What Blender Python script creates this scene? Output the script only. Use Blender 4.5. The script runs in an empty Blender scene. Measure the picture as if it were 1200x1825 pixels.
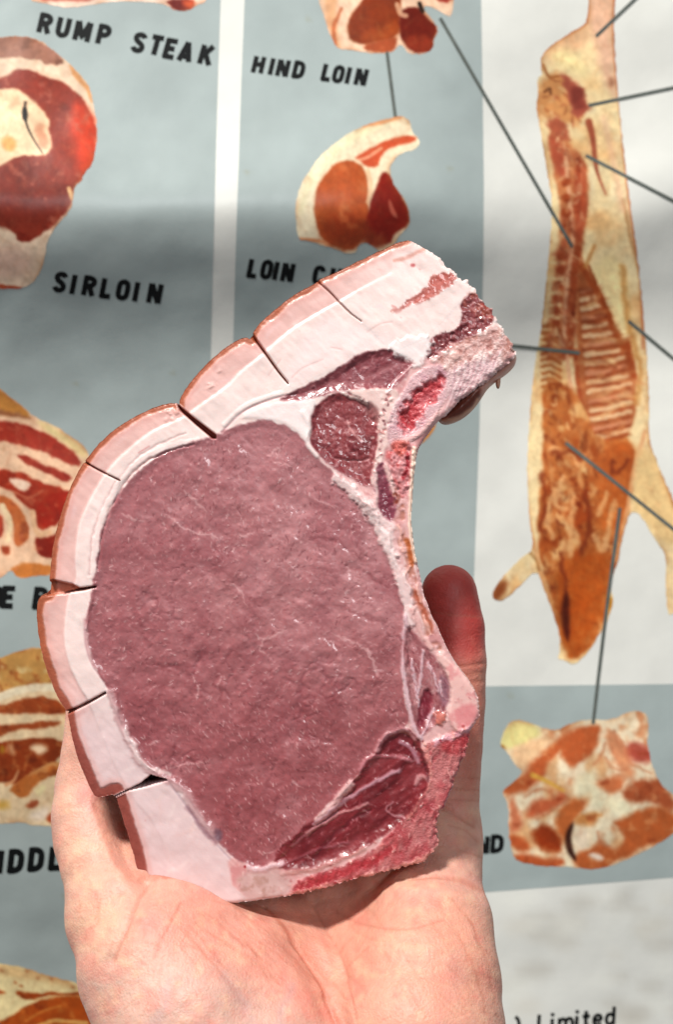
import bpy, math, random
import numpy as np

# ----------------------------------------------------------------------------
# camera, world, lamps, exposure
# ----------------------------------------------------------------------------
scene = bpy.context.scene
COL = scene.collection
D = 0.34            # camera to the cut face of the chop (m)
S0 = 0.00015        # metres per photograph pixel in the plane of the chop
CX, CY = 600.0, 912.5
YP, TILT = 0.30, 0.25   # chart: distance behind the chop, and how far its right side leans away

cam_d = bpy.data.cameras.new('camera')
cam = bpy.data.objects.new('camera', cam_d); COL.objects.link(cam)
cam.location = (0, -D, 0); cam.rotation_euler = (math.radians(90), 0, 0)
cam_d.sensor_fit = 'VERTICAL'; cam_d.sensor_height = 24.0; cam_d.sensor_width = 24.0
cam_d.lens = 12.0 / (CY * S0 / D)
cam_d.clip_start = 0.01; cam_d.clip_end = 20
cam_d.dof.use_dof = True; cam_d.dof.focus_distance = D
cam_d.dof.aperture_fstop = cam_d.lens / 2.0
scene.camera = cam

world = bpy.data.worlds.new('World'); scene.world = world; world.use_nodes = True
bg = world.node_tree.nodes['Background']
bg.inputs[0].default_value = (0.93, 0.97, 1.0, 1); bg.inputs[1].default_value = 0.15

LDIR = np.array([-0.27, -0.52, 0.80]); LDIR /= np.linalg.norm(LDIR)
def lamp(name, direction, dist, size, power, color, target=(0, 0.05, 0)):
    d = np.array(direction, float); d /= np.linalg.norm(d)
    ld = bpy.data.lights.new(name, 'AREA'); ld.shape = 'DISK'; ld.size = size
    ld.energy = power; ld.color = color
    o = bpy.data.objects.new(name, ld); COL.objects.link(o)
    o.location = np.array(target) + d * dist
    import mathutils
    o.rotation_euler = mathutils.Vector(tuple(d)).to_track_quat('Z', 'Y').to_euler()
    return o
lamp('window_light', LDIR, 3.0, 0.42, 144, (1.0, 0.97, 0.92))
lamp('fill_light', (0.36, -1.0, 0.40), 2.5, 0.7, 17, (0.95, 0.98, 1.0))  # added fill lamp with no visible source, tightened to strike glints on the meat

vs = scene.view_settings
scene.display_settings.display_device = 'sRGB'
vs.view_transform = 'Standard'; vs.look = 'None'; vs.exposure = 0.0; vs.gamma = 1.0
vs.use_curve_mapping = False
scene.render.engine = 'CYCLES'
scene.cycles.use_denoising = True
scene.cycles.max_bounces = 8

# ----------------------------------------------------------------------------
# painting helpers: everything is traced in photograph pixels on a fine lattice
# ----------------------------------------------------------------------------
rng = np.random.default_rng(7)
random.seed(7)

def lin(c):
    c = np.clip(np.asarray(c, float) / 255.0, 0, 1)
    return np.where(c <= 0.04045, c / 12.92, ((c + 0.055) / 1.055) ** 2.4)

_tab = np.random.default_rng(3).random((512, 512)).astype(np.float32)
def vnoise(x, y, seed=0):
    x = x + seed * 37.7; y = y + seed * 91.3
    xi = np.floor(x).astype(int); yi = np.floor(y).astype(int)
    fx = x - xi; fy = y - yi
    fx = fx * fx * (3 - 2 * fx); fy = fy * fy * (3 - 2 * fy)
    a = _tab[yi % 512, xi % 512]; b = _tab[yi % 512, (xi + 1) % 512]
    c = _tab[(yi + 1) % 512, xi % 512]; d = _tab[(yi + 1) % 512, (xi + 1) % 512]
    return (a * (1 - fx) + b * fx) * (1 - fy) + (c * (1 - fx) + d * fx) * fy
def fbm(x, y, scale, seed=0, octs=4):
    """noise in -1..1, features of about scale pixels"""
    v = 0; amp = 1.0; tot = 0
    for o in range(octs):
        v = v + amp * (vnoise(x / scale * 2 ** o, y / scale * 2 ** o, seed + o * 5) * 2 - 1)
        tot += amp; amp *= 0.55
    return v / tot * 1.6
def sstep(v, a, b):
    t = np.clip((v - a) / (b - a), 0, 1)
    return t * t * (3 - 2 * t)

def chaikin(pts, n=1, closed=True):
    p = np.asarray(pts, float)
    for _ in range(n):
        if closed:
            q = np.roll(p, -1, 0)
            p = np.stack([p * .75 + q * .25, p * .25 + q * .75], 1).reshape(-1, 2)
        else:
            a, b = p[:-1], p[1:]
            m = np.stack([a * .75 + b * .25, a * .25 + b * .75], 1).reshape(-1, 2)
            p = np.vstack([p[:1], m, p[-1:]])
    return p
def curve(pts, n=8):
    """Catmull-Rom through open points"""
    p = np.asarray(pts, float)
    if len(p) < 3: return p
    q = np.vstack([2 * p[0] - p[1], p, 2 * p[-1] - p[-2]])
    out = []
    for i in range(1, len(q) - 2):
        for t in np.linspace(0, 1, n, endpoint=False):
            a, b, c, d = q[i - 1], q[i], q[i + 1], q[i + 2]
            out.append(0.5 * (2 * b + (c - a) * t + (2 * a - 5 * b + 4 * c - d) * t * t + (3 * b - a - 3 * c + d) * t ** 3))
    out.append(p[-1])
    return np.array(out)

def seg_dist(X, Y, a, b):
    dx, dy = b[0] - a[0], b[1] - a[1]
    L = dx * dx + dy * dy + 1e-12
    t = np.clip(((X - a[0]) * dx + (Y - a[1]) * dy) / L, 0, 1)
    return np.hypot(X - a[0] - t * dx, Y - a[1] - t * dy), t
def sd_poly(X, Y, pts):
    """signed distance in pixels, negative inside"""
    p = np.asarray(pts, float); n = len(p)
    d = np.full(X.shape, 1e9); inside = np.zeros(X.shape, bool)
    for i in range(n):
        a, b = p[i], p[(i + 1) % n]
        s, _ = seg_dist(X, Y, a, b); d = np.minimum(d, s)
        c = ((a[1] > Y) != (b[1] > Y))
        den = (b[1] - a[1]) if b[1] != a[1] else 1e-9
        inside ^= c & (X < (b[0] - a[0]) * (Y - a[1]) / den + a[0])
    return np.where(inside, -d, d)
def Z(ox, oy, s, *pts):
    """enlarged-view coordinates to photograph pixels"""
    return [(ox + x / s, oy + y / s) for x, y in pts]

class Canvas:
    def __init__(s, x0, y0, x1, y1, cell, base):
        s.x0, s.y0, s.cell = x0, y0, cell
        s.nx = int((x1 - x0) / cell) + 1; s.ny = int((y1 - y0) / cell) + 1
        s.X, s.Y = np.meshgrid(x0 + np.arange(s.nx) * cell, y0 + np.arange(s.ny) * cell)
        s.C = np.empty((s.ny, s.nx, 3)); s.C[:] = base
        s.H = np.zeros((s.ny, s.nx))
    def win(s, pts, m):
        p = np.asarray(pts)
        i0 = max(0, int((p[:, 0].min() - m - s.x0) / s.cell)); i1 = min(s.nx, int((p[:, 0].max() + m - s.x0) / s.cell) + 2)
        j0 = max(0, int((p[:, 1].min() - m - s.y0) / s.cell)); j1 = min(s.ny, int((p[:, 1].max() + m - s.y0) / s.cell) + 2)
        return (slice(j0, max(j0, j1)), slice(i0, max(i0, i1)))
    def mix(s, w, a, col):
        s.C[w] = s.C[w] * (1 - a[..., None]) + np.asarray(col, float) * a[..., None]
    def fill(s, pts, col, f=3.0, op=1.0, warp=0, ws=20, seed=1, n=1, h=None, mod=None, grow=0.0):
        p = chaikin(pts, n) if n else np.asarray(pts, float)
        w = s.win(p, f + warp * 2 + 4 + grow)
        X, Y = s.X[w], s.Y[w]
        if X.size == 0: return
        if warp:
            X, Y = X + warp * fbm(X, Y, ws, seed), Y + warp * fbm(X, Y, ws, seed + 11)
        d = sd_poly(X, Y, p) - grow
        a = (1 - sstep(d, -f, f)) * op
        if mod is not None: a = a * mod(s.X[w], s.Y[w])
        if col is not None: s.mix(w, a, col)
        if h is not None: s.H[w] += a * h
        return w, a, d
    def stroke(s, pts, width, col, f=1.5, op=1.0, taper=False, h=None, warp=0, ws=15, seed=2, cv=True, mod=None):
        p = curve(pts) if cv else np.asarray(pts, float)
        w = s.win(p, width + f + warp * 2 + 3)
        X, Y = s.X[w], s.Y[w]
        if X.size == 0: return
        x, y = X, Y
        if warp:
            x, y = X + warp * fbm(X, Y, ws, seed), Y + warp * fbm(X, Y, ws, seed + 11)
        best = np.full(X.shape, 1e9); T = np.zeros(X.shape); n = len(p) - 1
        for i in range(n):
            d, t = seg_dist(x, y, p[i], p[i + 1])
            m = d < best; best[m] = d[m]; T[m] = ((i + t) / n)[m]
        r = width / 2
        if taper: r = r * np.sqrt(np.clip(1 - (2 * T - 1) ** 2, 0.02, 1)) if taper is True else r * (1 - T * taper)
        a = (1 - sstep(best - r, -f, f)) * op
        if mod is not None: a = a * mod(X, Y)
        if col is not None: s.mix(w, a, col)
        if h is not None: s.H[w] += a * h
    def streaks(s, pts, n, cols, length, width, ang, op=.5, spread=.5, h=0.0, seed=0, f=1.6):
        """many short soft marks inside an outline"""
        r = np.random.default_rng(500 + seed); p = chaikin(pts, 1)
        q = r.uniform(p.min(0), p.max(0), (n, 2)); q = q[sd_poly(q[:, 0], q[:, 1], p) < -width]
        for x, y in q:
            a = ang + r.normal(0, spread); L = length * r.uniform(.4, 1.4); b = a + r.normal(0, .5)
            s.stroke([(x - L / 2 * math.cos(a), y - L / 2 * math.sin(a)), (x, y), (x + L / 2 * math.cos(b), y + L / 2 * math.sin(b))], width * r.uniform(.5, 1.4), cols[r.integers(len(cols))], f=f, op=op * r.uniform(.4, 1.2), taper=True, h=h or None, cv=False)
    def tint(s, scale, amt, seed, octs=4, w=None, sx=1.0, sy=1.0):
        w = w or (slice(None), slice(None))
        n = fbm(s.X[w] * sx, s.Y[w] * sy, scale, seed, octs)
        s.C[w] *= (1 + amt * n)[..., None]
    def sample(s, px, py, arr):
        u = np.clip((px - s.x0) / s.cell, 0, s.nx - 1.001); v = np.clip((py - s.y0) / s.cell, 0, s.ny - 1.001)
        i = u.astype(int); j = v.astype(int); fu = u - i; fv = v - j
        if arr.ndim == 3: fu = fu[..., None]; fv = fv[..., None]
        return (arr[j, i] * (1 - fu) + arr[j, i + 1] * fu) * (1 - fv) + (arr[j + 1, i] * (1 - fu) + arr[j + 1, i + 1] * fu) * fv

# ----------------------------------------------------------------------------
# object helpers
# ----------------------------------------------------------------------------
def link(name, me, parent=None):
    o = bpy.data.objects.new(name, me); COL.objects.link(o)
    if parent is not None: o.parent = parent
    return o
def tag(o, label=None, cat=None, group=None, kind=None):
    for k, v in (('label', label), ('category', cat), ('group', group), ('kind', kind)):
        if v: o[k] = v
    return o
def make_mesh(name, V, F, colors=None, mat=None, smooth=True):
    """V n x 3, F list of arrays m x k"""
    me = bpy.data.meshes.new(name)
    V = np.asarray(V, np.float32)
    Fs = [np.asarray(f, np.int32) for f in F if len(f)]
    me.vertices.add(len(V)); me.vertices.foreach_set('co', V.ravel())
    loops = np.concatenate([f.ravel() for f in Fs]); sizes = np.concatenate([np.full(len(f), f.shape[1]) for f in Fs])
    me.loops.add(len(loops)); me.loops.foreach_set('vertex_index', loops)
    me.polygons.add(len(sizes))
    me.polygons.foreach_set('loop_start', np.concatenate([[0], np.cumsum(sizes)[:-1]]).astype(np.int32))
    me.update(calc_edges=True)
    me.polygons.foreach_set('use_smooth', np.full(len(sizes), smooth))
    if colors is not None:
        at = me.color_attributes.new('Col', 'FLOAT_COLOR', 'POINT')
        c = np.ones((len(V), 4), np.float32); c[:, :3] = colors
        at.data.foreach_set('color', c.ravel())
    me.validate(); me.update()
    if mat: me.materials.append(mat)
    return me

def material(name, rough=0.5, col=None, sss=0.0, radius=(1, .3, .2), sss_scale=0.002, coat=0.0, coat_rough=0.15,
             bumps=(), tint=None, spec=0.5, rough_noise=None):
    """bumps: (type, scale per metre, strength, distance m[, stretch xyz]); tint: (scale, amount)"""
    m = bpy.data.materials.new(name); m.use_nodes = True
    nt = m.node_tree; N = nt.nodes; L = nt.links
    b = N['Principled BSDF']
    tc = N.new('ShaderNodeTexCoord')
    if col is None:
        a = N.new('ShaderNodeAttribute'); a.attribute_name = 'Col'; src = a.outputs['Color']
    else:
        r = N.new('ShaderNodeRGB'); r.outputs[0].default_value = (*lin(col), 1); src = r.outputs[0]
    if tint:
        nz = N.new('ShaderNodeTexNoise'); nz.inputs['Scale'].default_value = tint[0]; nz.inputs['Detail'].default_value = 5
        L.new(tc.outputs['Object'], nz.inputs['Vector'])
        mr = N.new('ShaderNodeMapRange'); mr.inputs[3].default_value = 1 - tint[1]; mr.inputs[4].default_value = 1 + tint[1]
        mr.inputs[1].default_value = 0.3; mr.inputs[2].default_value = 0.7
        L.new(nz.outputs['Fac'], mr.inputs[0])
        mx = N.new('ShaderNodeMix'); mx.data_type = 'RGBA'; mx.blend_type = 'MULTIPLY'; mx.inputs[0].default_value = 1
        L.new(src, mx.inputs[6]); L.new(mr.outputs[0], mx.inputs[7]); src = mx.outputs[2]
    L.new(src, b.inputs['Base Color'])
    b.inputs['Roughness'].default_value = rough
    b.inputs['Specular IOR Level'].default_value = spec
    if rough_noise:
        nz = N.new('ShaderNodeTexNoise'); nz.inputs['Scale'].default_value = rough_noise[0]; nz.inputs['Detail'].default_value = 3
        L.new(tc.outputs['Object'], nz.inputs['Vector'])
        mr = N.new('ShaderNodeMapRange'); mr.inputs[1].default_value = .3; mr.inputs[2].default_value = .7
        mr.inputs[3].default_value = rough - rough_noise[1]; mr.inputs[4].default_value = rough + rough_noise[1]
        L.new(nz.outputs['Fac'], mr.inputs[0]); L.new(mr.outputs[0], b.inputs['Roughness'])
    if sss:
        b.inputs['Subsurface Weight'].default_value = sss
        b.inputs['Subsurface Radius'].default_value = radius
        b.inputs['Subsurface Scale'].default_value = sss_scale
    if coat:
        b.inputs['Coat Weight'].default_value = coat; b.inputs['Coat Roughness'].default_value = coat_rough
    prev = None
    for bp in bumps:
        kind, sc, st, dist = bp[:4]
        vec = tc.outputs['Object']
        if len(bp) > 4:
            mp = N.new('ShaderNodeMapping'); mp.inputs['Scale'].default_value = bp[4]
            if len(bp) > 5: mp.inputs['Rotation'].default_value = bp[5]
            L.new(vec, mp.inputs['Vector']); vec = mp.outputs[0]
        if kind == 'noise':
            t = N.new('ShaderNodeTexNoise'); t.inputs['Detail'].default_value = 4; out = t.outputs['Fac']
        elif kind == 'ridge':
            t = N.new('ShaderNodeTexNoise'); t.noise_type = 'RIDGED_MULTIFRACTAL'; t.inputs['Detail'].default_value = 3; out = t.outputs['Fac']
        else:
            t = N.new('ShaderNodeTexVoronoi'); t.feature = 'SMOOTH_F1'; out = t.outputs['Distance']
        t.inputs['Scale'].default_value = sc
        L.new(vec, t.inputs['Vector'])
        bm = N.new('ShaderNodeBump'); bm.inputs['Strength'].default_value = st; bm.inputs['Distance'].default_value = dist
        L.new(out, bm.inputs['Height'])
        if prev: L.new(prev, bm.inputs['Normal'])
        prev = bm.outputs[0]
    if prev: L.new(prev, b.inputs['Normal'])
    return m

# ============================================================================
# WALL AND CHART
# ============================================================================
_yy = np.linspace(-1500, 3600, 1021)
def slope_prof(ctrl):
    s = np.interp(_yy, [c[0] for c in ctrl], [c[1] for c in ctrl])
    k = np.exp(-np.linspace(-2, 2, 9) ** 2); k /= k.sum()
    s = np.convolve(np.pad(s, 4, 'edge'), k, 'valid')
    return s
PXM = S0 * (D + YP) / D     # metres per pixel at the chart
# brightness of the creased sheet along its height turned into slope of the paper
SL_L = slope_prof([(-1500, 0), (-200, .02), (0, -.02), (160, -.10), (290, -.16), (335, -.10), (400, .24), (470, .36), (560, .32), (660, .22), (780, .12), (900, .08), (1100, .06), (1300, .09), (1480, .09), (1640, .13), (1825, .06), (2100, 0), (3600, 0)])
SL_R = slope_prof([(-1500, 0), (-200, 0), (0, -.04), (110, .03), (170, .06), (250, -.03), (330, -.10), (400, .04), (450, .26), (560, .27), (640, .16), (720, -.06), (850, -.05), (1000, .0), (1200, .02), (1400, .0), (1560, .04), (1700, .08), (1825, .06), (2100, 0), (3600, 0)])
def _integ(s):
    s = s * 1.55
    h = -np.cumsum(s) * (_yy[1] - _yy[0]) * PXM
    a = np.interp(1000, _yy, h)
    return h - a - (h[-1] - h[0]) / (_yy[-1] - _yy[0]) * (_yy - 1000)
H_L, H_R = _integ(SL_L), _integ(SL_R)
def chart_h(px, py):
    """how far the paper buckles towards the viewer (m)"""
    k = sstep(px, 620, 1120)
    yr = py + 0.22 * (px - 950) * sstep(px, 700, 1000)
    h = np.interp(py, _yy, H_L) * (1 - k) + np.interp(yr, _yy, H_R) * k
    h = h + 0.0011 * fbm(px, py + 0.25 * px, 300, 21, 2) + 0.0004 * fbm(px, py, 90, 22, 2)
    return h
def chart_pt(px, py, lift=0.0):
    px = np.asarray(px, float); py = np.asarray(py, float)
    kx = (px - CX) * S0 / D; kz = -(py - CY) * S0 / D
    h = chart_h(px, py) + lift
    y = (YP + TILT * kx * D - h) / (1 - TILT * kx)
    return np.stack([kx * (D + y), y, kz * (D + y)], -1)

M_sheet = material('chart_paper', rough=0.34, spec=0.35, bumps=(('noise', 60, .12, .002), ('noise', 900, .05, .0004)), tint=(55, .03))
M_ink = material('chart_print', rough=0.34, spec=0.35, bumps=(('noise', 60, .12, .002), ('noise', 900, .05, .0004)), tint=(70, .035))
M_black = material('black_ink', rough=0.5, col=(16, 18, 19), spec=0.15, tint=(200, .2))
M_line = material('grey_line_ink', rough=0.42, col=(92, 97, 92), spec=0.35, tint=(200, .15))
M_wall = material('wall_paint', rough=0.8, col=(205, 203, 196), bumps=(('noise', 150, .2, .002),))

wv = np.array([(-3, 0, -1.7), (3, 0, -1.7), (3, 0, 1.7), (-3, 0, 1.7)], float)
wall_me = make_mesh('wall', [(v[0], YP + 0.09 + TILT * v[0], v[2]) for v in wv], [[(0, 1, 2, 3)]], None, M_wall)
tag(link('wall', wall_me), kind='structure')

def grid_mesh(name, cv, mask, lift, mat):
    """lay the cells of a canvas whose middle is inside mask (per vertex signed distance) on the chart"""
    sd = mask
    cm = (sd[:-1, :-1] + sd[1:, :-1] + sd[:-1, 1:] + sd[1:, 1:]) / 4 < 0
    gy, gx = np.gradient(sd, cv.cell)
    g = np.hypot(gx, gy) + 1e-6
    adj = np.zeros(sd.shape, bool)
    adj[:-1, :-1] |= cm; adj[1:, :-1] |= cm; adj[:-1, 1:] |= cm; adj[1:, 1:] |= cm
    full = np.zeros(sd.shape, int)
    full[:-1, :-1] += cm; full[1:, :-1] += cm; full[:-1, 1:] += cm; full[1:, 1:] += cm
    edge = adj & (full < 4) & (np.abs(sd) < cv.cell * 1.3)
    X = np.where(edge, cv.X - sd * gx / g, cv.X); Y = np.where(edge, cv.Y - sd * gy / g, cv.Y)
    idx = -np.ones(sd.shape, int); idx[adj] = np.arange(adj.sum())
    j, i = np.nonzero(cm)
    F = np.stack([idx[j, i], idx[j + 1, i], idx[j + 1, i + 1], idx[j, i + 1]], 1)
    V = chart_pt(X[adj], Y[adj], lift)
    return make_mesh(name, V, [F], lin(cv.C[adj]), mat)

cv = Canvas(-900, -900, 2100, 2800, 12, (222, 222, 216))
for k in range(60):      # yellowed stains
    x, y = rng.uniform(420, 1250), rng.uniform(1300, 1850)
    r = rng.uniform(8, 40)
    cv.fill([(x - r, y), (x, y - r * .6), (x + r, y), (x, y + r * .6)], (214, 209, 196), f=18, op=.5)
for k in range(34):
    x, y = rng.uniform(880, 1220), rng.uniform(1590, 1840); r = rng.uniform(14, 46)
    cv.fill([(x - r, y), (x, y - r * .45), (x + r, y - 6), (x, y + r * .5)], (196, 192, 182) if k % 2 else (232, 232, 224), f=16, op=.6)
sd = sd_poly(cv.X, cv.Y, [(-820, -820), (2020, -820), (2020, 2700), (-820, 2700)])
poster = link('meat_chart', grid_mesh('meat_chart', cv, sd, 0.0, M_sheet))
tag(poster, 'large buckled paper butchers chart with printed meat cuts hanging behind the hand', 'poster')

GREY = (162, 173, 172)
def panel(pts, label):
    p = np.asarray(pts, float)
    c = Canvas(p[:, 0].min() - 12, p[:, 1].min() - 12, p[:, 0].max() + 12, p[:, 1].max() + 12, 6, GREY)
    c.tint(260, .02, 5); c.tint(60, .012, 6)
    for k in range(26):
        x, y = rng.uniform(c.X.min(), c.X.max()), rng.uniform(c.Y.min(), c.Y.max())
        c.fill([(x - 5, y), (x, y - 4), (x + 6, y), (x, y + 5)], (150, 150, 128), f=4, op=.5)
    o = link('printed_panel', grid_mesh('printed_panel', c, sd_poly(c.X, c.Y, p), 0.00012, M_ink), poster)
    o['label'] = label
panel([(-800, -300), (396, -300), (393, 0), (388, 150), (384, 300), (380, 450), (376, 600), (372, 800), (366, 1100), (355, 2200), (-800, 2200)], 'grey printed panel down the left side')
panel([(438, -300), (436, 0), (430, 150), (425, 300), (421, 420), (416, 600), (410, 800), (398, 1640), (868, 1590), (1200, 1564), (1700, 1525), (1700, 1216), (1200, 1219), (870, 1223), (838, 1224), (846, 1010), (850, 900), (855, 760), (859, 600), (862, 450), (863, 330), (861, 180), (858, 0), (852, -300)], 'grey printed panel in the middle')

def picture(pts, base, cell, paint, label, n=1, warp=1.2):
    p = chaikin(pts, n)
    c = Canvas(p[:, 0].min() - 8, p[:, 1].min() - 8, p[:, 0].max() + 8, p[:, 1].max() + 8, cell, base)
    paint(c)
    area = (p[:, 0].max() - p[:, 0].min()) * (p[:, 1].max() - p[:, 1].min())
    c.streaks(p, int(area / 110), [(236, 206, 160), (206, 138, 92), (150, 70, 38), (176, 104, 62)], 20, 4.5, 1.45, op=.07, spread=.7, seed=len(bpy.data.objects), f=2.5)
    w = (slice(None), slice(None)); dd = sd_poly(c.X, c.Y, p); c.mix(w, np.exp(-np.abs(dd) / 5.0) * .5 * sstep(fbm(c.X, c.Y, 45, 35, 2), -.3, .5), (168, 104, 62))
    c.tint(70, .06, 30, 3); c.tint(14, .05, 31, 3); c.tint(5, .03, 33, 2)
    c.C = 255 * (c.C / 255) ** 1.2
    sd = sd_poly(c.X + warp * fbm(c.X, c.Y, 9, 4), c.Y + warp * fbm(c.X, c.Y, 9, 8), p)
    o = link('printed_picture', grid_mesh('printed_picture', c, sd, 0.0002, M_ink), poster)
    o['label'] = label
def mot(scale, lo, hi, seed):
    return lambda X, Y: sstep(fbm(X, Y, scale, seed, 3), lo, hi)

# --- sirloin
def z4(*p): return Z(0, 0, 2.857, *p)
def paint(c):
    c.fill(z4((-150, 150), (0, 185), (100, 178), (210, 200), (330, 320), (260, 330), (150, 290), (0, 292), (-150, 300)), (168, 122, 104), warp=4, ws=18)
    c.fill(z4((-150, 150), (0, 185), (100, 178), (210, 200), (330, 320), (260, 330), (150, 290), (-150, 300)), (118, 78, 62), warp=6, ws=14, mod=mot(26, .1, .8, 3), op=.7)
    c.fill(z4((330, 310), (400, 370), (455, 440), (480, 540), (440, 470), (380, 400)), (214, 160, 110), warp=3)
    red = z4((-150, 440), (0, 400), (120, 338), (250, 400), (340, 425), (420, 500), (478, 590), (492, 700), (472, 835), (412, 925), (372, 945), (352, 1065), (290, 1130), (180, 1222), (80, 1232), (80, 1180), (0, 1150), (-150, 1150))
    c.fill(red, (152, 62, 44), warp=2.5, ws=16)
    c.fill(z4((370, 520), (440, 540), (488, 620), (490, 740), (470, 835), (400, 890), (390, 760), (340, 640)), (208, 76, 46), f=14, warp=4, op=.9)
    c.fill(z4((-150, 880), (0, 850), (220, 800), (320, 900), (350, 1050), (260, 1140), (100, 1150), (-150, 1140)), (134, 52, 36), f=12, warp=4)
    c.fill(red, (190, 118, 100), mod=mot(16, .35, 1.0, 9), op=.55)
    c.fill(red, (110, 40, 30), mod=mot(30, .3, 1.0, 19), op=.45)
    c.fill(z4((-150, 470), (0, 452), (80, 450), (170, 510), (240, 590), (256, 680), (262, 770), (220, 800), (100, 790), (0, 850), (-150, 850)), (238, 214, 180), warp=2.5)
    c.fill(z4((20, 690), (70, 710), (80, 750), (30, 770), (0, 740)), (220, 172, 110), f=6, warp=3)
    c.fill(z4((160, 640), (220, 620), (250, 720), (240, 770), (190, 740)), (200, 130, 100), f=6, warp=5, op=.6)
    c.fill(z4((0, 500), (80, 480), (120, 540), (60, 560)), (206, 160, 130), f=8, warp=5, op=.5)
    c.stroke(z4((128, 520), (125, 590), (140, 650), (170, 710), (215, 780)), 5, (52, 30, 24), taper=.6)
    c.stroke(z4((122, 540), (128, 620)), 11, (26, 20, 18), taper=True)
    c.fill(z4((80, 1180), (150, 1190), (170, 1225), (90, 1235)), (140, 50, 34), warp=2)
    c.fill(z4((-150, 1300), (60, 1250), (160, 1300), (140, 1400), (0, 1420), (-150, 1420)), (222, 190, 172), f=20, warp=6)
    c.stroke(z4((-150, 1470), (0, 1462), (110, 1472)), 8, (186, 92, 60), warp=2)
    c.stroke(z4((350, 960), (365, 1010)), 7, (232, 196, 150))
picture([(-60, 72)] + z4((0, 190), (100, 180), (200, 200), (300, 280), (380, 350), (450, 430), (465, 480), (485, 570), (492, 640), (490, 740), (470, 840), (430, 880), (410, 930), (380, 945), (375, 990), (355, 1080), (290, 1140), (240, 1220), (225, 1320), (190, 1420), (120, 1470), (0, 1470)) + [(-60, 514)], (232, 208, 184), 2.4, paint, 'picture of a round red steak with a bone')
# --- rump steak (only its foot is in the frame)
def paint(c):
    c.fill(z4((180, 0), (300, 10), (430, 8), (500, -10), (800, -20), (800, -120), (180, -120)), (206, 120, 104), warp=2)
    c.fill(z4((835, 0), (985, -10), (990, 30), (960, 56), (880, 50)), (122, 30, 16), warp=2)
    c.fill(z4((930, 0), (1000, 0), (980, 50), (930, 30)), (206, 92, 48), warp=2, f=6)
picture(z4((100, -150), (140, 0), (250, 25), (370, 42), (470, 22), (600, 5), (760, 10), (850, 25), (890, 56), (960, 56), (1000, 30), (1060, 0), (1080, -150)), (238, 214, 196), 2.4, paint, 'foot of a steak picture at the top edge')
# --- loin chop picture
def z5(*p): return Z(400, 0, 2.5, *p)
def paint(c):
    c.fill(z5((320, 930), (400, 740), (560, 590), (740, 520), (800, 520), (640, 590), (480, 690), (390, 800), (350, 960)), (240, 232, 196), f=10)
    eye = z5((400, 880), (430, 800), (500, 722), (560, 708), (630, 750), (642, 850), (640, 930), (652, 1030), (600, 1080), (565, 1125), (450, 1085), (420, 1030), (400, 950))
    c.fill(eye, (186, 96, 50), warp=1.5)
    c.fill(z5((430, 960), (640, 950), (660, 1040), (570, 1120), (450, 1080)), (160, 68, 34), f=16, warp=3)
    c.fill(eye, (212, 132, 84), mod=mot(26, .2, .9, 5), op=.5)
    c.fill(z5((640, 940), (668, 850), (700, 770), (730, 768), (772, 840), (822, 930), (826, 1000), (760, 1042), (740, 1090), (650, 1080), (630, 1010)), (142, 36, 22), warp=1.5)
    c.fill(z5((640, 960), (660, 1040), (740, 1060), (700, 1110), (610, 1090)), (150, 62, 36), f=8, warp=2)
    c.stroke(z5((735, 890), (750, 940), (770, 970)), 8, (206, 120, 100), taper=True, op=.8)
    c.fill(z5((580, 702), (680, 640), (800, 600), (862, 610), (850, 632), (760, 650), (700, 690), (690, 745), (625, 742), (600, 712)), (204, 96, 62), warp=1.5)
    c.stroke(z5((590, 715), (640, 700), (700, 660)), 5, (236, 190, 160), op=.7)
    c.stroke(z5((640, 760), (655, 830), (640, 900)), 7, (236, 196, 160), op=.8)
    c.stroke(z5((620, 560), (720, 540), (780, 520)), 7, (232, 168, 124), op=.8, warp=2)
    c.stroke(z5((330, 1065), (430, 1075), (480, 1105)), 6, (214, 140, 96), op=.8)
picture(z5((325, 1068), (315, 920), (340, 820), (390, 740), (460, 660), (560, 590), (650, 548), (740, 524), (790, 513), (830, 545), (836, 592), (862, 612), (874, 640), (850, 667), (790, 680), (750, 720), (735, 760), (760, 830), (800, 880), (828, 950), (828, 1002), (790, 1040), (745, 1100), (700, 1130), (640, 1078), (600, 1090), (590, 1122), (560, 1132), (500, 1112), (430, 1090), (370, 1070)), (238, 224, 196), 2.2, paint, 'picture of a pork loin chop')
# --- hind loin
def paint(c):
    c.fill(z5((430, -120), (450, 60), (490, 200), (520, 220), (500, 120), (500, 0), (520, -120)), (228, 180, 140), f=6)
    c.stroke(z5((495, 200), (490, 120), (520, 40)), 7, (196, 112, 70), warp=2, op=.8)
    c.fill(z5((545, 130), (560, 70), (610, 10), (650, -60), (790, -60), (785, 100), (772, 160), (700, 180), (620, 200), (560, 182)), (142, 62, 24), warp=1.5)
    c.fill(z5((600, 160), (700, 120), (780, 90), (772, 165), (650, 195)), (168, 82, 36), f=10, warp=3)
    c.fill(z5((780, 80), (800, 30), (860, 30), (892, 62), (955, 122), (930, 180), (932, 222), (862, 242), (812, 210), (780, 160)), (116, 34, 18), warp=1.5)
    c.fill(z5((800, 160), (930, 160), (930, 225), (860, 240), (812, 208)), (150, 58, 34), f=6, warp=2)
    c.fill(z5((610, 205), (700, 178), (772, 160), (770, 202), (740, 234), (650, 234)), (172, 88, 52), warp=1.5)
    c.stroke(z5((770, 20), (785, 60), (810, 70)), 8, (232, 190, 160), op=.8)
    c.fill(z5((900, -60), (1030, -60), (1010, 20), (940, 5)), (176, 66, 50), warp=2)
    c.stroke(z5((870, 15), (885, 50)), 8, (34, 26, 22))
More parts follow.
